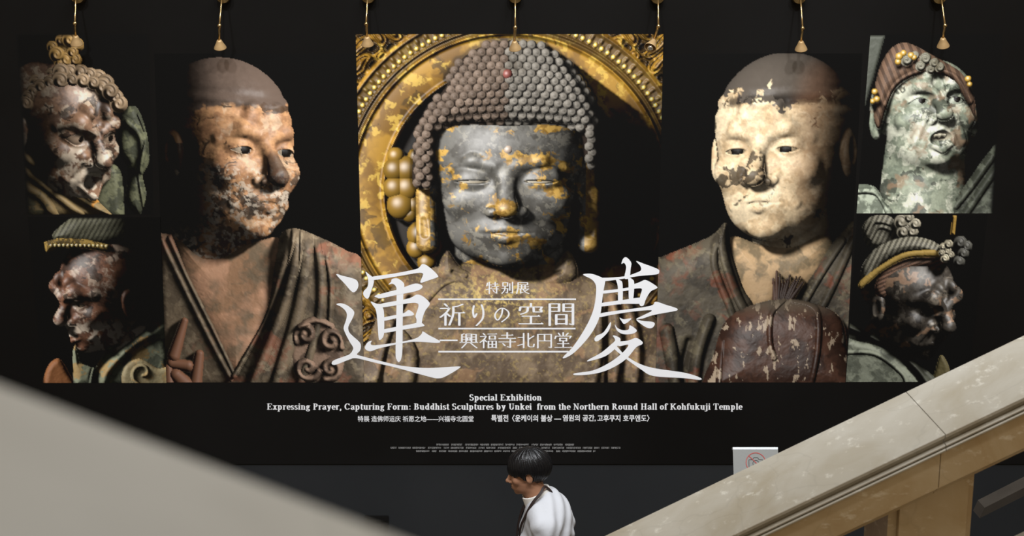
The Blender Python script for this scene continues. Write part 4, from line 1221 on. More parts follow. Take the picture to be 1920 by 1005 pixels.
serif_line('english_line', 'Special Exhibition', 879.5, 1016, 750.6, 739.6, 'short bold white English heading under the pictures')
serif_line('english_line', 'Expressing Prayer, Capturing Form: Buddhist Sculptures by Unkei  from the Northern Round Hall of Kohfukuji Temple', 500, 1392, 767.8, 756.6,
           'long bold white English title line under the pictures')


# ---- Chinese and Korean lines in the built-in font
def font_line(name, text, x0, x1, y0, y1, label, bold=0.012):
    cu = bpy.data.curves.new(name, 'FONT'); cu.body = text; cu.offset = bold; cu.resolution_u = 3
    tmp = bpy.data.objects.new('tmp_' + name, cu); col.objects.link(tmp)
    dg = bpy.context.evaluated_depsgraph_get(); dg.update()
    me = bpy.data.meshes.new_from_object(tmp.evaluated_get(dg))
    bpy.data.objects.remove(tmp); bpy.data.curves.remove(cu)
    n = len(me.vertices); co = np.empty(n * 3, F32); me.vertices.foreach_get('co', co); co = co.reshape(-1, 3)
    mn, mx = co.min(0), co.max(0)
    a0, b0 = uv(x0, y1); a1, b1 = uv(x1, y0)
    U = a0 + (co[:, 0] - mn[0]) / (mx[0] - mn[0]) * (a1 - a0); V = b0 + (co[:, 1] - mn[1]) / (mx[1] - mn[1]) * (b1 - b0)
    out = np.stack([(U - 960) / PS, np.full(n, D - 0.0010), ZM - (V - 502.5) / PS], -1).astype(F32)
    me.vertices.foreach_set('co', out.ravel()); me.materials.clear(); me.update()
    o = link(name, me, M['white_print'], banner); o['label'] = label
    return o


font_line('chinese_line', '特展 造佛师运庆 祈愿之地——兴福寺北圆堂', 671, 888, 779.5, 791, 'small white Chinese line under the English title', 0.006)
for (tx, xa, xb) in (('특별전', 921, 953), ('〈운케이의 불상 —', 960, 1052), ('염원의 공간,', 1055, 1117), ('고후쿠지 호쿠엔도〉', 1120, 1218)):
    font_line('korean_words', tx, xa, xb, 777.5, 790.5, 'small white Korean words under the English title', 0.02)

# ---- tiny credit rows, too small to read: short dabs of grey print
rng = random.Random(12)
for (x0, x1, y) in [(818, 1076, 834), (732, 1163, 840), (780, 1115, 846)]:
    polys = []; x = x0
    while x < x1 - 2:
        for k in range(rng.randint(4, 12)):
            if x > x1: break
            w = rng.uniform(1.3, 2.0); s = 0.5
            for r in range(2):
                yy = y - 1.5 + r * 1.7 + rng.uniform(-0.2, 0.2)
                polys.append(q([(x + s, yy - 0.35), (x + w + s, yy - 0.35), (x + w, yy + 0.35), (x, yy + 0.35)]))
            if rng.random() < 0.6:
                xx = x + rng.uniform(0.2, w - 0.5)
                polys.append(q([(xx + s, y - 1.8), (xx + 0.5 + s, y - 1.8), (xx + 0.5, y + 1.6), (xx, y + 1.6)]))
            x += w + 0.5
        x += rng.uniform(2.5, 5)
    tag(flat_polys('credit_line', polys, M['grey_print'], banner), 'tiny row of grey credit print')
# ================================================================== brass picture lamps above the banner
def lathe(prof, seg=24):
    verts, faces = [], []
    for (r, z) in prof:
        for k in range(seg):
            a = 2 * math.pi * k / seg
            verts.append((r * math.cos(a), r * math.sin(a), z))
    for i in range(len(prof) - 1):
        for k in range(seg):
            k2 = (k + 1) % seg
            faces.append((i * seg + k, i * seg + k2, (i + 1) * seg + k2, (i + 1) * seg + k))
    return verts, faces


def align(verts, origin, direction):
    """put a lathed shape (axis +z) at origin pointing along direction"""
    qn = Vector((0, 0, 1)).rotation_difference(Vector(direction).normalized())
    return [tuple(Vector(origin) + qn @ Vector(v)) for v in verts]


WORDS = ['over the snarling guardian at the banner end', 'above the monk turned aside', 'before the left corner of the gold halo', 'before the top of the curled Buddha hair',
         'tilted with its silver bulb showing before the gold halo', 'above the pale monk holding the urn', 'above the guardian gazing upwards']
# px of: mount, ball joint, shade neck, shade mouth centre
LAMPS = [((148, 2), (140.5, 44), (142, 68), (144, 83)), ((420, 2), (411.5, 48), (411, 76), (413, 90)), ((691, 2), (686.5, 45), (688, 70), (689, 84)),
         ((966, 2), (966, 51.5), (964.5, 78), (966, 92)), ((1232, 3), (1234.5, 49.5), (1226, 76), (1219, 90)), ((1497, 3), (1505, 53), (1502, 78), (1502, 93)),
         ((1759, 3), (1772, 48), (1768, 72), (1768.5, 87))]
for i, (m, b, n, e) in enumerate(LAMPS):
    w = at(m[0], m[1], D - 0.03)
    mount = w + Vector((0, 0, 0.018))
    ball = at(b[0], b[1], D - 0.19)
    neck = at(n[0], n[1], D - 0.155)
    tilt = i == 4
    mouth = at(e[0], e[1], D - (0.20 if tilt else 0.135))
    root = empty('picture_lamp', (w.x, D, mount.z))
    tag(root, 'small brass picture lamp ' + WORDS[i], 'lamp', 'brass picture lamps along the banner top')
    v, f = lathe([(0.0, 0.0), (0.042, 0.0), (0.042, 0.055), (0.038, 0.062), (0.014, 0.066), (0.012, 0.09), (0.0, 0.09)])
    v = align(v, (w.x, D - 0.0006, mount.z + 0.01), (0, -1, 0))
    obj('mount', v, f, M['brass'], root, True)
    elbow = Vector((w.x, D - 0.085, mount.z + 0.008))
    v, f = tube_mesh([elbow, elbow.lerp(ball, 0.5), ball], 0.0052, 10)
    obj('rod', v, f, M['brass'], root, True)
    bm = bmesh.new(); bmesh.ops.create_uvsphere(bm, u_segments=18, v_segments=12, radius=0.0125, matrix=Matrix.Translation(ball))
    from_bm('ball_joint', bm, M['brass'], root, True)
    v, f = tube_mesh([ball, ball.lerp(neck, 0.25), neck], [0.010, 0.0075, 0.0075], 12)
    obj('stem', v, f, M['brass'], root, True)
    dr = (mouth - neck); L = dr.length
    prof = [(0.0, -0.004), (0.012, -0.004), (0.0165, 0.004), (0.019, L * 0.22), (0.026, L * 0.5), (0.0335, L * 0.78), (0.0365, L * 0.95), (0.0375, L), (0.0355, L), (0.031, L * 0.75), (0.018, L * 0.25), (0.0, L * 0.2)]
    v, f = lathe(prof, 28)
    obj('shade', align(v, neck, dr), f, M['shade'], root, True)
    bm = bmesh.new(); bmesh.ops.create_uvsphere(bm, u_segments=18, v_segments=12, radius=0.020, matrix=Matrix.Translation(neck + dr * (0.92 if tilt else 0.62)))
    from_bm('bulb', bm, M['bulb'], root, True)

# ================================================================== marble balustrade rising to the right
SL = 0.515                                    # rise of the flight


def zt(x):
    return 2.18 + SL * (x - 0.34)             # top of the coping


YF, YN = 4.60, 4.155                          # far and near edges of the coping


def run(prof, x0, x1):
    """extrude a (y, dz) profile along the slope"""
    n = len(prof)
    v = [(x0, y, zt(x0) + dz) for y, dz in prof] + [(x1, y, zt(x1) + dz) for y, dz in prof]
    f = [(i, (i + 1) % n, n + (i + 1) % n, n + i) for i in range(n)]
    f += [tuple(range(n - 1, -1, -1)), tuple(range(n, 2 * n))]
    return v, f


def fix(o):
    bm = bmesh.new(); bm.from_mesh(o.data); bmesh.ops.recalc_face_normals(bm, faces=bm.faces); bm.to_mesh(o.data); bm.free()
    return o


bal = empty('stair_balustrade', (1.2, YN, 0))
tag(bal, 'beige marble stair balustrade with moulded coping rising past the no-photography sign', 'balustrade')
cop = [(YF, 0.0), (YN + 0.002, 0.0), (YN, -0.002), (YN, -0.012), (YN + 0.012, -0.020), (YN + 0.014, -0.026), (YN + 0.014, -0.030), (YF - 0.014, -0.030), (YF, -0.02)]
XJ = 1.365
GAP = 0.0012
ENDS = ((-1.3, XJ), (XJ, 3.0))
for a, b in ENDS:
    v, f = run(cop, a + GAP, b - GAP); fix(obj('coping_slab', v, f, M['marble'], bal))
for dz, out in ((-0.031, -0.017), (-0.0425, -0.023)):
    for a, b in ENDS:
        bead = [(YF - 0.03, dz), (YN + 0.009 + out, dz), (YN + 0.005 + out, dz - 0.002), (YN + 0.005 + out, dz - 0.006), (YN + 0.011 + out, dz - 0.010), (YF - 0.03, dz - 0.010)]
        v, f = run(bead, a + GAP, b - GAP); fix(obj('bead_moulding', v, f, M['marble'], bal))
for a, b in ((-1.3, 1.352), (1.352, 3.0)):
    fas = [(YF - 0.02, -0.0535), (YN - 0.008, -0.0535), (YN - 0.008, -0.170), (YF - 0.02, -0.170)]
    v, f = run(fas, a + GAP, b - GAP); fix(obj('fascia_slab', v, f, M['marble_warm_side'], bal))
    cav = [(YF - 0.03, -0.171), (YN + 0.004, -0.171), (YN + 0.012, -0.184), (YN + 0.034, -0.198), (YN + 0.042, -0.208), (YF - 0.06, -0.208), (YF - 0.04, -0.19)]
    v, f = run(cav, a + GAP, b - GAP); fix(obj('under_moulding', v, f, M['marble_warm_side'], bal))
# piers between the openings
pyn = YN + 0.055
PIERS = []
xc = at(1748, 990, pyn).x
hw = (at(1812, 990, pyn).x - at(1686, 990, pyn).x) / 2
for xp in (xc - 1.10, xc, xc + 1.10):
    pr = [(xp - hw, xp + hw, pyn, YF - 0.07, 'pier'), (xp - hw - 0.030, xp - hw - 0.001, pyn + 0.022, YF - 0.09, 'pier_jamb'),
          (xp + hw + 0.001, xp + hw + 0.022, pyn + 0.022, YF - 0.09, 'pier_jamb')]
    for (x0, x1, y0, y1, nm) in pr:
        v = []
        for (x, y) in ((x0, y0), (x1, y0), (x1, y1), (x0, y1)):
            v.append((x, y, zt(x) - 0.82)); v.append((x, y, zt(x) - 0.2085))
        f = [(0, 2, 3, 1), (2, 4, 5, 3), (4, 6, 7, 5), (6, 0, 1, 7), (0, 6, 4, 2), (1, 3, 5, 7)]
        fix(obj(nm, v, f, M['marble_warm_side'], bal))
rail = [(YN + 0.052, -0.500), (YN + 0.008, -0.500), (YN + 0.004, -0.515), (YN + 0.012, -0.54), (YN + 0.02, -0.55), (YN + 0.02, -0.85), (YN + 0.052, -0.85)]
v, f = run(rail, -1.3, 3.0); fix(obj('base_rail', v, f, M['marble'], bal))
# closed stair string down to the landing
v = []
for x in (-1.3, 3.0):
    for y in (YN + 0.053, YF - 0.06):
        v.append((x, y, 0.0)); v.append((x, y, zt(x) - 0.821))
f = [(0, 1, 5, 4), (2, 6, 7, 3), (0, 2, 3, 1), (4, 5, 7, 6), (1, 3, 7, 5), (0, 4, 6, 2)]
fix(obj('stair_string', v, f, M['marble_warm_side'], bal))

# stone handrail of the flight behind, seen through the opening
yb = 6.4
h0, h1 = at(1846, 952, yb), at(1925, 912, yb)
sl2 = (h1.z - h0.z) / (h1.x - h0.x)
hr = empty('lower_handrail', (h0.x, yb, 0))
tag(hr, 'dark grey stone handrail seen through the balustrade opening', 'handrail')
M['grey_stone'] = pbr('grey_stone', (0.034, 0.028, 0.022), 0.7, 0, 0.2, vary=(8, (0.042, 0.035, 0.028)))
x0, x1 = h0.x, h0.x + 1.6
v = []
for x, sh in ((x0, -0.02), (x1, 0)):
    for y in (yb, yb + 0.10):
        zz = h0.z + sl2 * (x - x0)
        v += [(x + sh, y, zz - 0.055), (x, y, zz)]
f = [(0, 1, 5, 4), (2, 6, 7, 3), (0, 2, 3, 1), (4, 5, 7, 6), (1, 3, 7, 5), (0, 4, 6, 2)]
fix(obj('rail', v, f, M['grey_stone'], hr))
for k in range(2):
    x = x0 + 0.75 + k * 0.6
    zz = h0.z + sl2 * (x - x0) - 0.03
    bm = bmesh.new(); bm_box(bm, (x - 0.03, yb + 0.025, 0), (x + 0.03, yb + 0.075, zz), 0.004)
    from_bm('post', bm, M['wall'], hr)

# ================================================================== near parapet, out of focus
ye = 0.62
e0, e1 = at(0, 722, ye), at(740, 1005, ye)
s2 = (e1.z - e0.z) / (e1.x - e0.x)
par = empty('stair_parapet', (e0.x, 0.45, 2.6))
tag(par, 'pale marble stair parapet sloping down to the right, blurred close by', 'parapet')
zl = lambda x: e0.z + s2 * (x - e0.x)


def prun(prof, x0, x1):
    n = len(prof)
    v = [(x0, y, zl(x0) + dz) for y, dz in prof] + [(x1, y, zl(x1) + dz) for y, dz in prof]
    f = [(i, (i + 1) % n, n + (i + 1) % n, n + i) for i in range(n)] + [tuple(range(n - 1, -1, -1)), tuple(range(n, 2 * n))]
    return v, f


M['marble_grey'] = marble('pale_marble', (0.47, 0.455, 0.405), (0.52, 0.51, 0.46), (0.41, 0.395, 0.345), (0.62, 0.6, 0.55))
for a, b in ((-1.9, -0.75), (-0.75, 0.55)):
    v, f = prun([(ye, 0), (0.205, 0), (0.20, -0.006), (0.20, -0.03), (ye + 0.003, -0.03), (ye + 0.003, -0.006)], a + 0.001, b - 0.001)
    fix(obj('coping_slab', v, f, M['marble_grey'], par))
v = []
for x in (-1.9, 0.55):
    for y in (0.24, ye - 0.04):
        v.append((x, y, 2.6)); v.append((x, y, zl(x) - 0.0305))
fix(obj('parapet_wall', v, [(0, 1, 5, 4), (2, 6, 7, 3), (0, 2, 3, 1), (4, 5, 7, 6), (1, 3, 7, 5), (0, 4, 6, 2)], M['marble_grey'], par))

# ================================================================== no-photography sign on a stand
ys = 7.55
s0 = at(1374, 838.5, ys); s1 = at(1458.5, 838.0, ys)
W = s1.x - s0.x; H = 0.23; lean = math.radians(24)
sign = empty('sign_stand', ((s0.x + s1.x) / 2, ys, 0))
tag(sign, 'white no-photography sign on a slim stand behind the marble balustrade', 'sign')
M['sign_white'] = pbr('sign_board_white', (0.25, 0.255, 0.245), 0.5, 0, 0.3, bump=(60, 0.05))
M['sign_red'] = pbr('sign_red_print', (0.42, 0.06, 0.05), 0.6)
M['sign_ink'] = pbr('sign_black_print', (0.05, 0.05, 0.05), 0.6)
M['sign_lit_edge'] = pbr('lit_board_edge', (0.85, 0.90, 0.96), 0.2, 0, 0.5, vary=(30, (0.80, 0.86, 0.93)))  # top edge of the board, light from above painted in as a pale colour
M['stand'] = pbr('black_stand_metal', (0.02, 0.02, 0.02), 0.4, 0.6, 0.5, bump=(80, 0.05))
cxs = (s0.x + s1.x) / 2
ax_u = Vector((1, 0, 0)); ax_v = Vector((0, math.sin(lean), math.cos(lean)))     # up the board, leaning back
nrm = Vector((0, -math.cos(lean), math.sin(lean)))
top = Vector((cxs, ys, s0.z))


def board(u0, u1, v0, v1, t0, t1):
    vs = []
    for t in (t0, t1):
        for (u, v_) in ((u0, v0), (u1, v0), (u1, v1), (u0, v1)):
            vs.append(tuple(top + ax_u * u + ax_v * v_ + nrm * t))
    return vs, [(0, 1, 2, 3), (7, 6, 5, 4), (0, 4, 5, 1), (1, 5, 6, 2), (2, 6, 7, 3), (3, 7, 4, 0)]


v, f = board(-W / 2, W / 2, -H, -0.013, -0.008, 0.0); bd = fix(obj('sign_board', v, f, M['sign_white'], sign))
v = [tuple(p) for p in []]
v, f = board(-W / 2, W / 2, -0.0125, 0.0, -0.030, 0.0); fix(obj('top_edge', v, f, M['sign_lit_edge'], sign))


def on_board(name, polys, mat, t=0.0012):
    vs, fs = [], []
    for pl in polys:
        b0 = len(vs)
        vs += [tuple(top + ax_u * a + ax_v * b + nrm * t) for a, b in pl]
        for tr in tessellate_polygon([[Vector((a, b, 0)) for a, b in pl]]): fs.append(tuple(b0 + k for k in tr))
    return obj(name, vs, fs, mat, sign)


pc = at(1415, 869, ys)
pu, pv = pc.x - cxs, -0.088
r = 0.058


def ringp(cx, cy, r0, r1, n=40):
    o = []
    for k in range(n):
        a, b = 2 * math.pi * k / n, 2 * math.pi * (k + 1) / n
        o.append([(cx + r0 * math.cos(a), cy + r0 * math.sin(a)), (cx + r1 * math.cos(a), cy + r1 * math.sin(a)),
                  (cx + r1 * math.cos(b), cy + r1 * math.sin(b)), (cx + r0 * math.cos(b), cy + r0 * math.sin(b))])
    return o


def seg2(a, b, w):
    d = Vector((b[0] - a[0], b[1] - a[1])).normalized(); n_ = Vector((-d.y, d.x)) * w
    return [(a[0] + n_.x, a[1] + n_.y), (b[0] + n_.x, b[1] + n_.y), (b[0] - n_.x, b[1] - n_.y), (a[0] - n_.x, a[1] - n_.y)]


cam_line = [(-0.040, -0.030), (-0.040, 0.016), (-0.018, 0.018), (-0.011, 0.029), (0.011, 0.029), (0.018, 0.018), (0.040, 0.016), (0.040, -0.030), (-0.040, -0.030)]
on_board('camera_icon', [seg2((pu + a[0], pv + a[1]), (pu + b[0], pv + b[1]), 0.0018) for a, b in zip(cam_line[:-1], cam_line[1:])] + ringp(pu, pv - 0.004, 0.0155, 0.019), M['sign_ink'])
on_board('prohibition_ring', ringp(pu, pv, r - 0.0042, r), M['sign_red'], 0.0020)
on_board('prohibition_slash', [seg2((pu - r * 0.70, pv + r * 0.70), (pu + r * 0.70, pv - r * 0.70), 0.0021)], M['sign_red'], 0.0026)
mid = top - ax_v * (H * 0.55) - nrm * 0.012
v, f = tube_mesh([(mid.x, mid.y + 0.015, 0.02), (mid.x, mid.y + 0.015, mid.z)], 0.012, 14)
obj('pole', v, f, M['stand'], sign, True)
v, f = lathe([(0.0, 0.0), (0.13, 0.0), (0.13, 0.012), (0.12, 0.018), (0.02, 0.022), (0.0, 0.022)], 32)
obj('base', align(v, (mid.x, mid.y + 0.015, 0), (0, 0, 1)), f, M['stand'], sign)
# ================================================================== the man walking past
def surface_nets(Fv, xs, ys, zs):
    """smooth mesh of the zero level of a sampled distance field"""
    ins = Fv < 0
    nx, ny, nz = Fv.shape
    c = [ins[i:nx - 1 + i, j:ny - 1 + j, k:nz - 1 + k] for i in (0, 1) for j in (0, 1) for k in (0, 1)]
    cnt = sum(a.astype(np.int8) for a in c)
    act = (cnt > 0) & (cnt < 8)
    I, J, K = np.where(act)
    idx = np.full(act.shape, -1, np.int64); idx[I, J, K] = np.arange(len(I))
    acc = np.zeros((len(I), 3)); num = np.zeros(len(I))
    off = [(i, j, k) for i in (0, 1) for j in (0, 1) for k in (0, 1)]
    for a in range(8):
        for b in range(a + 1, 8):
            if sum(abs(off[a][t] - off[b][t]) for t in range(3)) != 1: continue
            fa = Fv[I + off[a][0], J + off[a][1], K + off[a][2]]; fb = Fv[I + off[b][0], J + off[b][1], K + off[b][2]]
            m = (fa < 0) != (fb < 0)
            t = np.where(m, fa / np.where(m, fa - fb, 1), 0)
            pa = np.stack([xs[I + off[a][0]], ys[J + off[a][1]], zs[K + off[a][2]]], 1)
            pb = np.stack([xs[I + off[b][0]], ys[J + off[b][1]], zs[K + off[b][2]]], 1)
            acc += np.where(m[:, None], pa + (pb - pa) * t[:, None], 0); num += m
    V = acc / num[:, None]
    faces = []
    for ax in range(3):
        s0 = [slice(None)] * 3; s1 = [slice(None)] * 3
        s0[ax] = slice(0, -1); s1[ax] = slice(1, None)
        A, B = ins[tuple(s0)], ins[tuple(s1)]
        cr = A != B
        i, j, k = np.where(cr); g = [i, j, k]
        u, w = [(1, 2), (2, 0), (0, 1)][ax]
        ok = (g[u] > 0) & (g[w] > 0) & (g[u] < Fv.shape[u] - 1) & (g[w] < Fv.shape[w] - 1)
        g = [q_[ok] for q_ in g]
        flip = A[tuple(g)]

        def cell(du, dw):
            h = [g[0].copy(), g[1].copy(), g[2].copy()]
            h[u] = h[u] - du; h[w] = h[w] - dw
            return idx[tuple(h)]
        qd = np.stack([cell(1, 1), cell(0, 1), cell(0, 0), cell(1, 0)], 1)
        qd[~flip] = qd[~flip][:, ::-1]
        faces.append(qd)
    return V, np.concatenate(faces)


def net_obj(name, f, lo, hi, step, mat, parent, origin, zs=None):
    xs = np.arange(lo[0], hi[0], step, dtype=F32); ys_ = np.arange(lo[1], hi[1], step, dtype=F32)
    zz = np.arange(lo[2], hi[2], step, dtype=F32) if zs is None else np.asarray(zs, F32)
    X, Y, Z = np.meshgrid(xs, ys_, zz, indexing='ij')
    V, Q = surface_nets(f(X, Y, Z), xs, ys_, zz)
    V = V + np.array(origin)
    me = bpy.data.meshes.new(name)
    me.vertices.add(len(V)); me.vertices.foreach_set('co', V.astype(F32).ravel())
    me.loops.add(Q.size); me.loops.foreach_set('vertex_index', Q.astype(np.int32).ravel())
    me.polygons.add(len(Q)); me.polygons.foreach_set('loop_start', np.arange(0, Q.size, 4, dtype=np.int32))
    me.polygons.foreach_set('loop_total', np.full(len(Q), 4, np.int32))
    me.update(calc_edges=True)
    return link(name, me, mat, parent, True)


PY = 6.75
ORG = (0.0, PY, 0.0)
man = empty('person', (0.14, PY, 0))
tag(man, 'man with black bowl-cut hair in a white shirt walking past under the banner', 'person')
M['skin'] = pbr('skin', (0.33, 0.165, 0.095), 0.5, 0, 0.35, vary=(25, (0.36, 0.185, 0.11)), bump=(300, 0.03))
M['shirt'] = pbr('white_shirt_cloth', (0.50, 0.51, 0.54), 0.8, 0, 0.2, bump=(26, 0.22))
M['hair'] = pbr('black_hair', (0.004, 0.004, 0.005), 0.33, 0, 0.30, vary=(40, (0.007, 0.007, 0.008)))
M['trouser'] = pbr('dark_trousers', (0.018, 0.019, 0.024), 0.8, 0, 0.2, bump=(40, 0.1))
M['strap'] = pbr('dark_lanyard', (0.022, 0.012, 0.010), 0.6, 0, 0.3, bump=(200, 0.1))
M['shoe'] = pbr('black_leather', (0.012, 0.012, 0.012), 0.35, 0, 0.5, bump=(120, 0.05))
M['card'] = pbr('name_card', (0.7, 0.72, 0.75), 0.3, 0, 0.5, bump=(50, 0.02))
M['eye_white'] = pbr('eye_white', (0.7, 0.68, 0.65), 0.2, 0, 0.5, vary=(60, (0.66, 0.63, 0.6)))
M['iris'] = pbr('dark_iris', (0.015, 0.01, 0.008), 0.15, 0, 0.5, vary=(80, (0.02, 0.012, 0.01)))

HC, HS, HP = (0.078, 0.0, 1.606), 0.116, math.radians(7)     # head centre, half height, nod


def to_head(X, Y, Z):
    a = -(X - HC[0]) / HS; b = (Z - HC[2]) / HS; c = (Y - HC[1]) / HS
    cz, sz = math.cos(HP), math.sin(HP)
    return c, b * cz + a * sz, a * cz - b * sz               # model x, y (up), z (front)


def from_head(x, y, z):
    cz, sz = math.cos(HP), math.sin(HP)
    a = y * sz + z * cz; b = y * cz - z * sz
    return Vector((HC[0] - a * HS, PY + HC[1] + x * HS, HC[2] + b * HS))


def face_sdf(X, Y, Z):
    x, y, z = to_head(X, Y, Z)
    return head_sdf(x, y, z, w=0.66, jaw=0.40, open=0.03, nose=0.95, browr=0.06, cheek=0.2, neck=0, ear=1, lips=1.0) * HS


SH = [(0.165, s * 0.185, 1.375) for s in (-1, 1)]
EL = [(0.215, -0.245, 1.105), (0.205, 0.245, 1.105)]
WR = [(0.075, -0.235, 0.930), (0.060, 0.235, 0.940)]


def torso(X, Y, Z, g=0.0):
    aY = np.abs(Y)
    d = ell(X, Y, Z, (0.165, 0, 1.215), (0.122 + g, 0.175 + g, 0.27 + g))
    d = smin(d, ell(X, Y, Z, (0.205, 0, 1.335), (0.098 + g, 0.155 + g, 0.125 + g)), 0.08)
    d = smin(d, cap(X, aY, Z, (0.160, 0.04, 1.425), SH[1], 0.050 + g, 0.058 + g), 0.07)
    d = smin(d, ell(X, Y, Z, (0.145, 0, 0.97), (0.108 + g, 0.150 + g, 0.20 + g)), 0.1)
    return d


def arms(X, Y, Z, g=0.0, full=True):
    d = 9.0
    for i in (0, 1):
        d = np.minimum(d, smin(cap(X, Y, Z, SH[i], EL[i], 0.052 + g, 0.041 + g), cap(X, Y, Z, EL[i], WR[i], 0.041 + g, 0.028 + g), 0.03))
    return d


def legs(X, Y, Z, g=0.0):
    d = ell(X, Y, Z, (0.145, 0, 0.88), (0.115 + g, 0.165 + g, 0.14 + g))
    for s, kx, fx in ((-1, 0.08, 0.16), (1, 0.17, 0.30)):
        k = (kx, s * 0.092, 0.47); a = (fx, s * 0.095, 0.10)
        d = smin(d, smin(cap(X, Y, Z, (0.145, s * 0.088, 0.84), k, 0.085 + g, 0.058 + g), cap(X, Y, Z, k, a, 0.056 + g, 0.040 + g), 0.03), 0.05)
    return d


def hands(X, Y, Z):
    d = 9.0
    for i, s in ((0, -1), (1, 1)):
        w = WR[i]
        dx = (-0.35, 0.0, -0.94)
        p0 = (w[0] + dx[0] * 0.045, w[1], w[2] + dx[2] * 0.045)
        d = np.minimum(d, cap(X, Y, Z, w, p0, 0.024, 0.026))
        pal = ell(X, Y, Z, (w[0] + dx[0] * 0.065, w[1], w[2] + dx[2] * 0.065), (0.040, 0.017, 0.046))
        d = smin(d, pal, 0.015)
        for k, L in enumerate((0.062, 0.072, 0.068, 0.052)):
            bx = w[0] + dx[0] * 0.10 - 0.030 + 0.020 * k; bz = w[2] + dx[2] * 0.10 + 0.006 * abs(k - 1.3)
            m = (bx - 0.012, w[1] - s * 0.006, bz - L * 0.5); e = (bx - 0.010, w[1] - s * 0.024, bz - L * 0.95)
            f_ = smin(cap(X, Y, Z, (bx, w[1], bz), m, 0.0092, 0.0085), cap(X, Y, Z, m, e, 0.0085, 0.007), 0.004)
            d = smin(d, f_, 0.006)
        t0 = (w[0] - 0.040, w[1], w[2] - 0.048); t1 = (w[0] - 0.070, w[1] - s * 0.010, w[2] - 0.078); t2 = (w[0] - 0.078, w[1] - s * 0.018, w[2] - 0.105)
        d = smin(d, smin(cap(X, Y, Z, t0, t1, 0.012, 0.0098), cap(X, Y, Z, t1, t2, 0.0098, 0.008), 0.004), 0.010)
    return d


def body(X, Y, Z):
    d = torso(X, Y, Z, -0.006)
    d = smin(d, arms(X, Y, Z, -0.006), 0.03)
    d = smin(d, legs(X, Y, Z, -0.008), 0.03)
    lowz = Z[0, 0] < 1.0
    hd = np.full(X.shape, 9.0, F32)
    sl = np.where(lowz & (Z[0, 0] > 0.68))[0]
    a, b = sl[0], sl[-1] + 1
    hd[:, :, a:b] = hands(X[:, :, a:b], Y[:, :, a:b], Z[:, :, a:b])
    d = smin(d, hd, 0.012)
    d = smin(d, cap(X, Y, Z, (0.100, 0, 1.545), (0.150, 0, 1.405), 0.055, 0.064), 0.03)
    for s, fx in ((-1, 0.16), (1, 0.30)):
        d = smin(d, cap(X, Y, Z, (fx, s * 0.095, 0.06), (fx - 0.14, s * 0.10, 0.035), 0.036, 0.028), 0.03)
    up = np.where(Z[0, 0] > 1.42)[0][0]
    d[:, :, up:] = smin(d[:, :, up:], face_sdf(X[:, :, up:], Y[:, :, up:], Z[:, :, up:]), 0.018)
    return d


zgrid = np.concatenate([np.arange(-0.01, 1.42, 0.0075), np.arange(1.42, 1.76, 0.0035)])
bd_ = net_obj('body', body, (-0.10, -0.34, 0), (0.42, 0.34, 0), 0.0052, M['skin'], man, ORG, zgrid)
bd_['label'] = 'bare face, ear, neck and hands of the man'


def hair(X, Y, Z):
    x, y, z = to_head(X, Y, Z)
    d = ell(x, y, z, (0, 0.26, -0.14), (0.79, 0.86, 1.00))
    th = np.arctan2(x, z + 0.15)
    d = d + 0.012 * np.sin(th * 46 + 3 * np.sin(y * 5)) + 0.010 * np.sin(th * 17 + y * 4)
    fr = -0.02 + 0.05 * np.sin(th * 13)                          # fringe over the brow, longer over the nape
    lim = np.where(z > 0.35, fr, fr - 0.30 * sstep(0.35, -0.1, z) - 0.28 * sstep(-0.2, -0.6, z))
    d = smax(d, lim - y, 0.05)
    inner = ell(x, y, z, (0, 0.20, -0.12), (0.64, 0.72, 0.83))
    d = smax(d, -inner, 0.04)
    ear = ell(np.abs(x), y, z, (0.72, -0.12, -0.06), (0.20, 0.26, 0.17))
    d = smax(d, -ear, 0.04)
    return d * HS


hr_ = net_obj('hair', hair, (-0.06, -0.115, 1.50), (0.225, 0.115, 1.745), 0.0032, M['hair'], man, ORG)
hr_['label'] = 'glossy black bowl-cut hair'


def shirt(X, Y, Z):
    fold = 0.007 * np.sin(Z * 55 + X * 40 + 4 * np.sin(Y * 16)) * sstep(1.42, 1.25, Z) + 0.004 * np.sin(X * 70 - Z * 42 + Y * 30)
    d = smin(torso(X, Y, Z, 0.010), arms(X, Y, Z, 0.012), 0.016) + fold
    d = smax(d, 0.90 - Z, 0.01)
    d = smax(d, -(cap(X, Y, Z, (0.090, 0, 1.60), (0.150, 0, 1.43), 0.064, 0.066)), 0.008)      # neck opening
    for i in (0, 1):
        w = WR[i]
        d = np.maximum(d, -(np.sqrt((X - w[0]) ** 2 + (Y - w[1]) ** 2 + (Z - w[2] + 0.03) ** 2) - 0.045))
    return d


sh_ = net_obj('shirt', shirt, (-0.10, -0.34, 0.86), (0.42, 0.34, 1.53), 0.0058, M['shirt'], man, ORG)
sh_['label'] = 'loose white long-sleeved shirt'


def collar(X, Y, Z):
    d = cap(X, Y, Z, (0.098, 0, 1.560), (0.148, 0, 1.425), 0.069, 0.084)
    inn = cap(X, Y, Z, (0.090, 0, 1.565), (0.150, 0, 1.405), 0.060, 0.070)
    d = np.maximum(d, -inn)
    ax = X - 0.115
    d = np.maximum(d, Z - (1.497 + 0.42 * ax))
    d = np.maximum(d, (1.428 + 0.42 * ax) - Z)
    d = np.maximum(d, -(np.abs(Y) + 0.35 * (Z - 1.50) - 0.004 + 3.0 * np.maximum(X - 0.09, 0)))
    return d


M['collar'] = pbr('shirt_collar_cloth', (0.72, 0.70, 0.66), 0.8, 0, 0.2, bump=(60, 0.1))
net_obj('collar', collar, (0.0, -0.11, 1.36), (0.26, 0.11, 1.56), 0.0036, M['collar'], sh_, ORG)


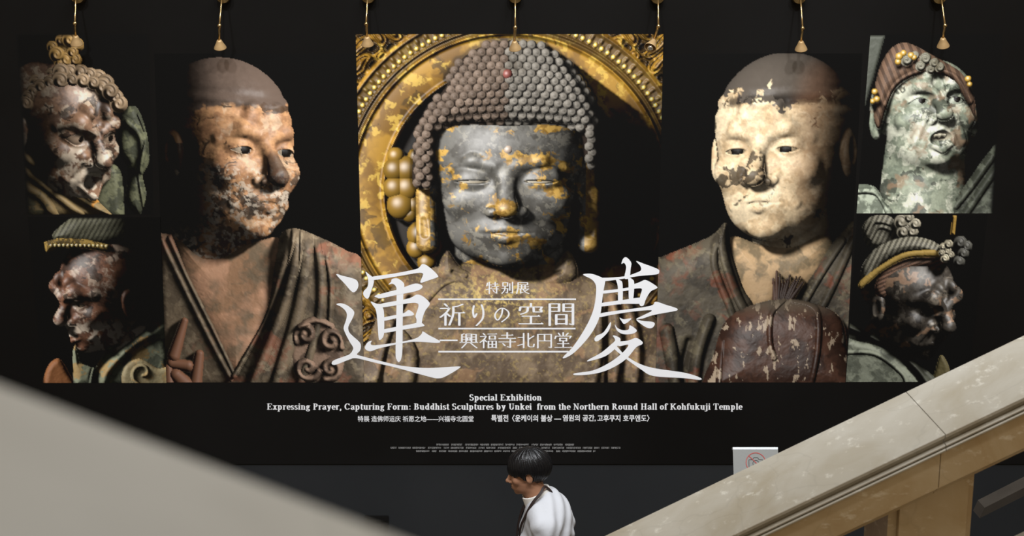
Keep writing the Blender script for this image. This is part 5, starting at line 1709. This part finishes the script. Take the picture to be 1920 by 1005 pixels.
def trousers(X, Y, Z):
    d = legs(X, Y, Z, 0.010) + 0.004 * np.sin(Z * 40 + Y * 20)
    d = smin(d, ell(X, Y, Z, (0.145, 0, 0.95), (0.122, 0.166, 0.12)), 0.05)
    d = smax(d, Z - 0.955, 0.01)
    return smax(d, 0.075 - Z, 0.01)


net_obj('trousers', trousers, (-0.05, -0.24, 0.05), (0.42, 0.24, 0.98), 0.0085, M['trouser'], man, ORG)
for s, fx in ((-1, 0.16), (1, 0.30)):
    def shoe(X, Y, Z, s=s, fx=fx):
        d = cap(X, Y, Z, (fx + 0.03, s * 0.095, 0.045), (fx - 0.15, s * 0.102, 0.036), 0.046, 0.038)
        d = smin(d, cap(X, Y, Z, (fx, s * 0.095, 0.05), (fx, s * 0.095, 0.105), 0.044, 0.043), 0.03)
        return smax(d, 0.003 - Z, 0.004)
    net_obj('shoe', shoe, (-0.08, s * 0.095 - 0.07, -0.006), (0.42, s * 0.095 + 0.07, 0.16), 0.006, M['shoe'], man, ORG)

# eyes, lanyard and tie
for s in (-1, 1):
    c = from_head(s * 0.275, -0.01, 0.56)
    bm = bmesh.new(); bmesh.ops.create_uvsphere(bm, u_segments=16, v_segments=12, radius=0.1365 * HS, matrix=Matrix.Translation(c))
    ey = from_bm('eye', bm, M['eye_white'], man, True)
    c2 = from_head(s * 0.275, -0.02, 0.56 + 0.085)
    bm = bmesh.new(); bmesh.ops.create_uvsphere(bm, u_segments=14, v_segments=10, radius=0.062 * HS, matrix=Matrix.Translation(c2))
    from_bm('iris', bm, M['iris'], ey, True)


def strap(pts, w, t, name, mat):
    """a flat ribbon that follows points, its broad side turned outwards"""
    P = [Vector(p) for p in catmull(pts, 6)]
    ctr = Vector((0.15, PY, 0)); vs, fs = [], []
    for i, p in enumerate(P):
        tg = (P[min(i + 1, len(P) - 1)] - P[max(i - 1, 0)]).normalized()
        out = Vector((p.x - ctr.x, p.y - ctr.y, 0.05)).normalized()
        sd = tg.cross(out).normalized(); out = sd.cross(tg).normalized()
        for a, b in ((-w, 0), (w, 0), (w, t), (-w, t)): vs.append(tuple(p + sd * a + out * b))
    for i in range(len(P) - 1):
        for k in range(4):
            k2 = (k + 1) % 4; fs.append((i * 4 + k, i * 4 + k2, (i + 1) * 4 + k2, (i + 1) * 4 + k))
    fs += [(0, 1, 2, 3), tuple(4 * (len(P) - 1) + k for k in (3, 2, 1, 0))]
    return fix(obj(name, vs, fs, mat, man))


near = [at(1022, 913, PY - 0.050), at(1013, 926, PY - 0.090), at(999, 943, PY - 0.105), at(986, 967, PY - 0.100), at(976, 992, PY - 0.075), Vector((0.034, PY - 0.02, 1.16))]
far = [Vector((p.x + 0.022, 2 * PY - p.y, p.z)) for p in near[2:]]
back = [Vector((0.212, PY + 0.01, 1.478))]
ln = strap([tuple(p) for p in reversed(near)] + [tuple(back[0])] + [tuple(p) for p in far], 0.0075, 0.003, 'lanyard', M['strap'])
ln['label'] = 'dark lanyard around the collar'
bm = bmesh.new(); bm_box(bm, (0.018, PY - 0.045, 1.05), (0.024, PY + 0.045, 1.165), 0.002)
from_bm('name_card', bm, M['card'], ln)
strap([(0.072, PY, 1.425), (0.056, PY, 1.395), (0.042, PY, 1.35), (0.030, PY, 1.28), (0.026, PY, 1.18)], 0.024, 0.006, 'tie', M['strap'])
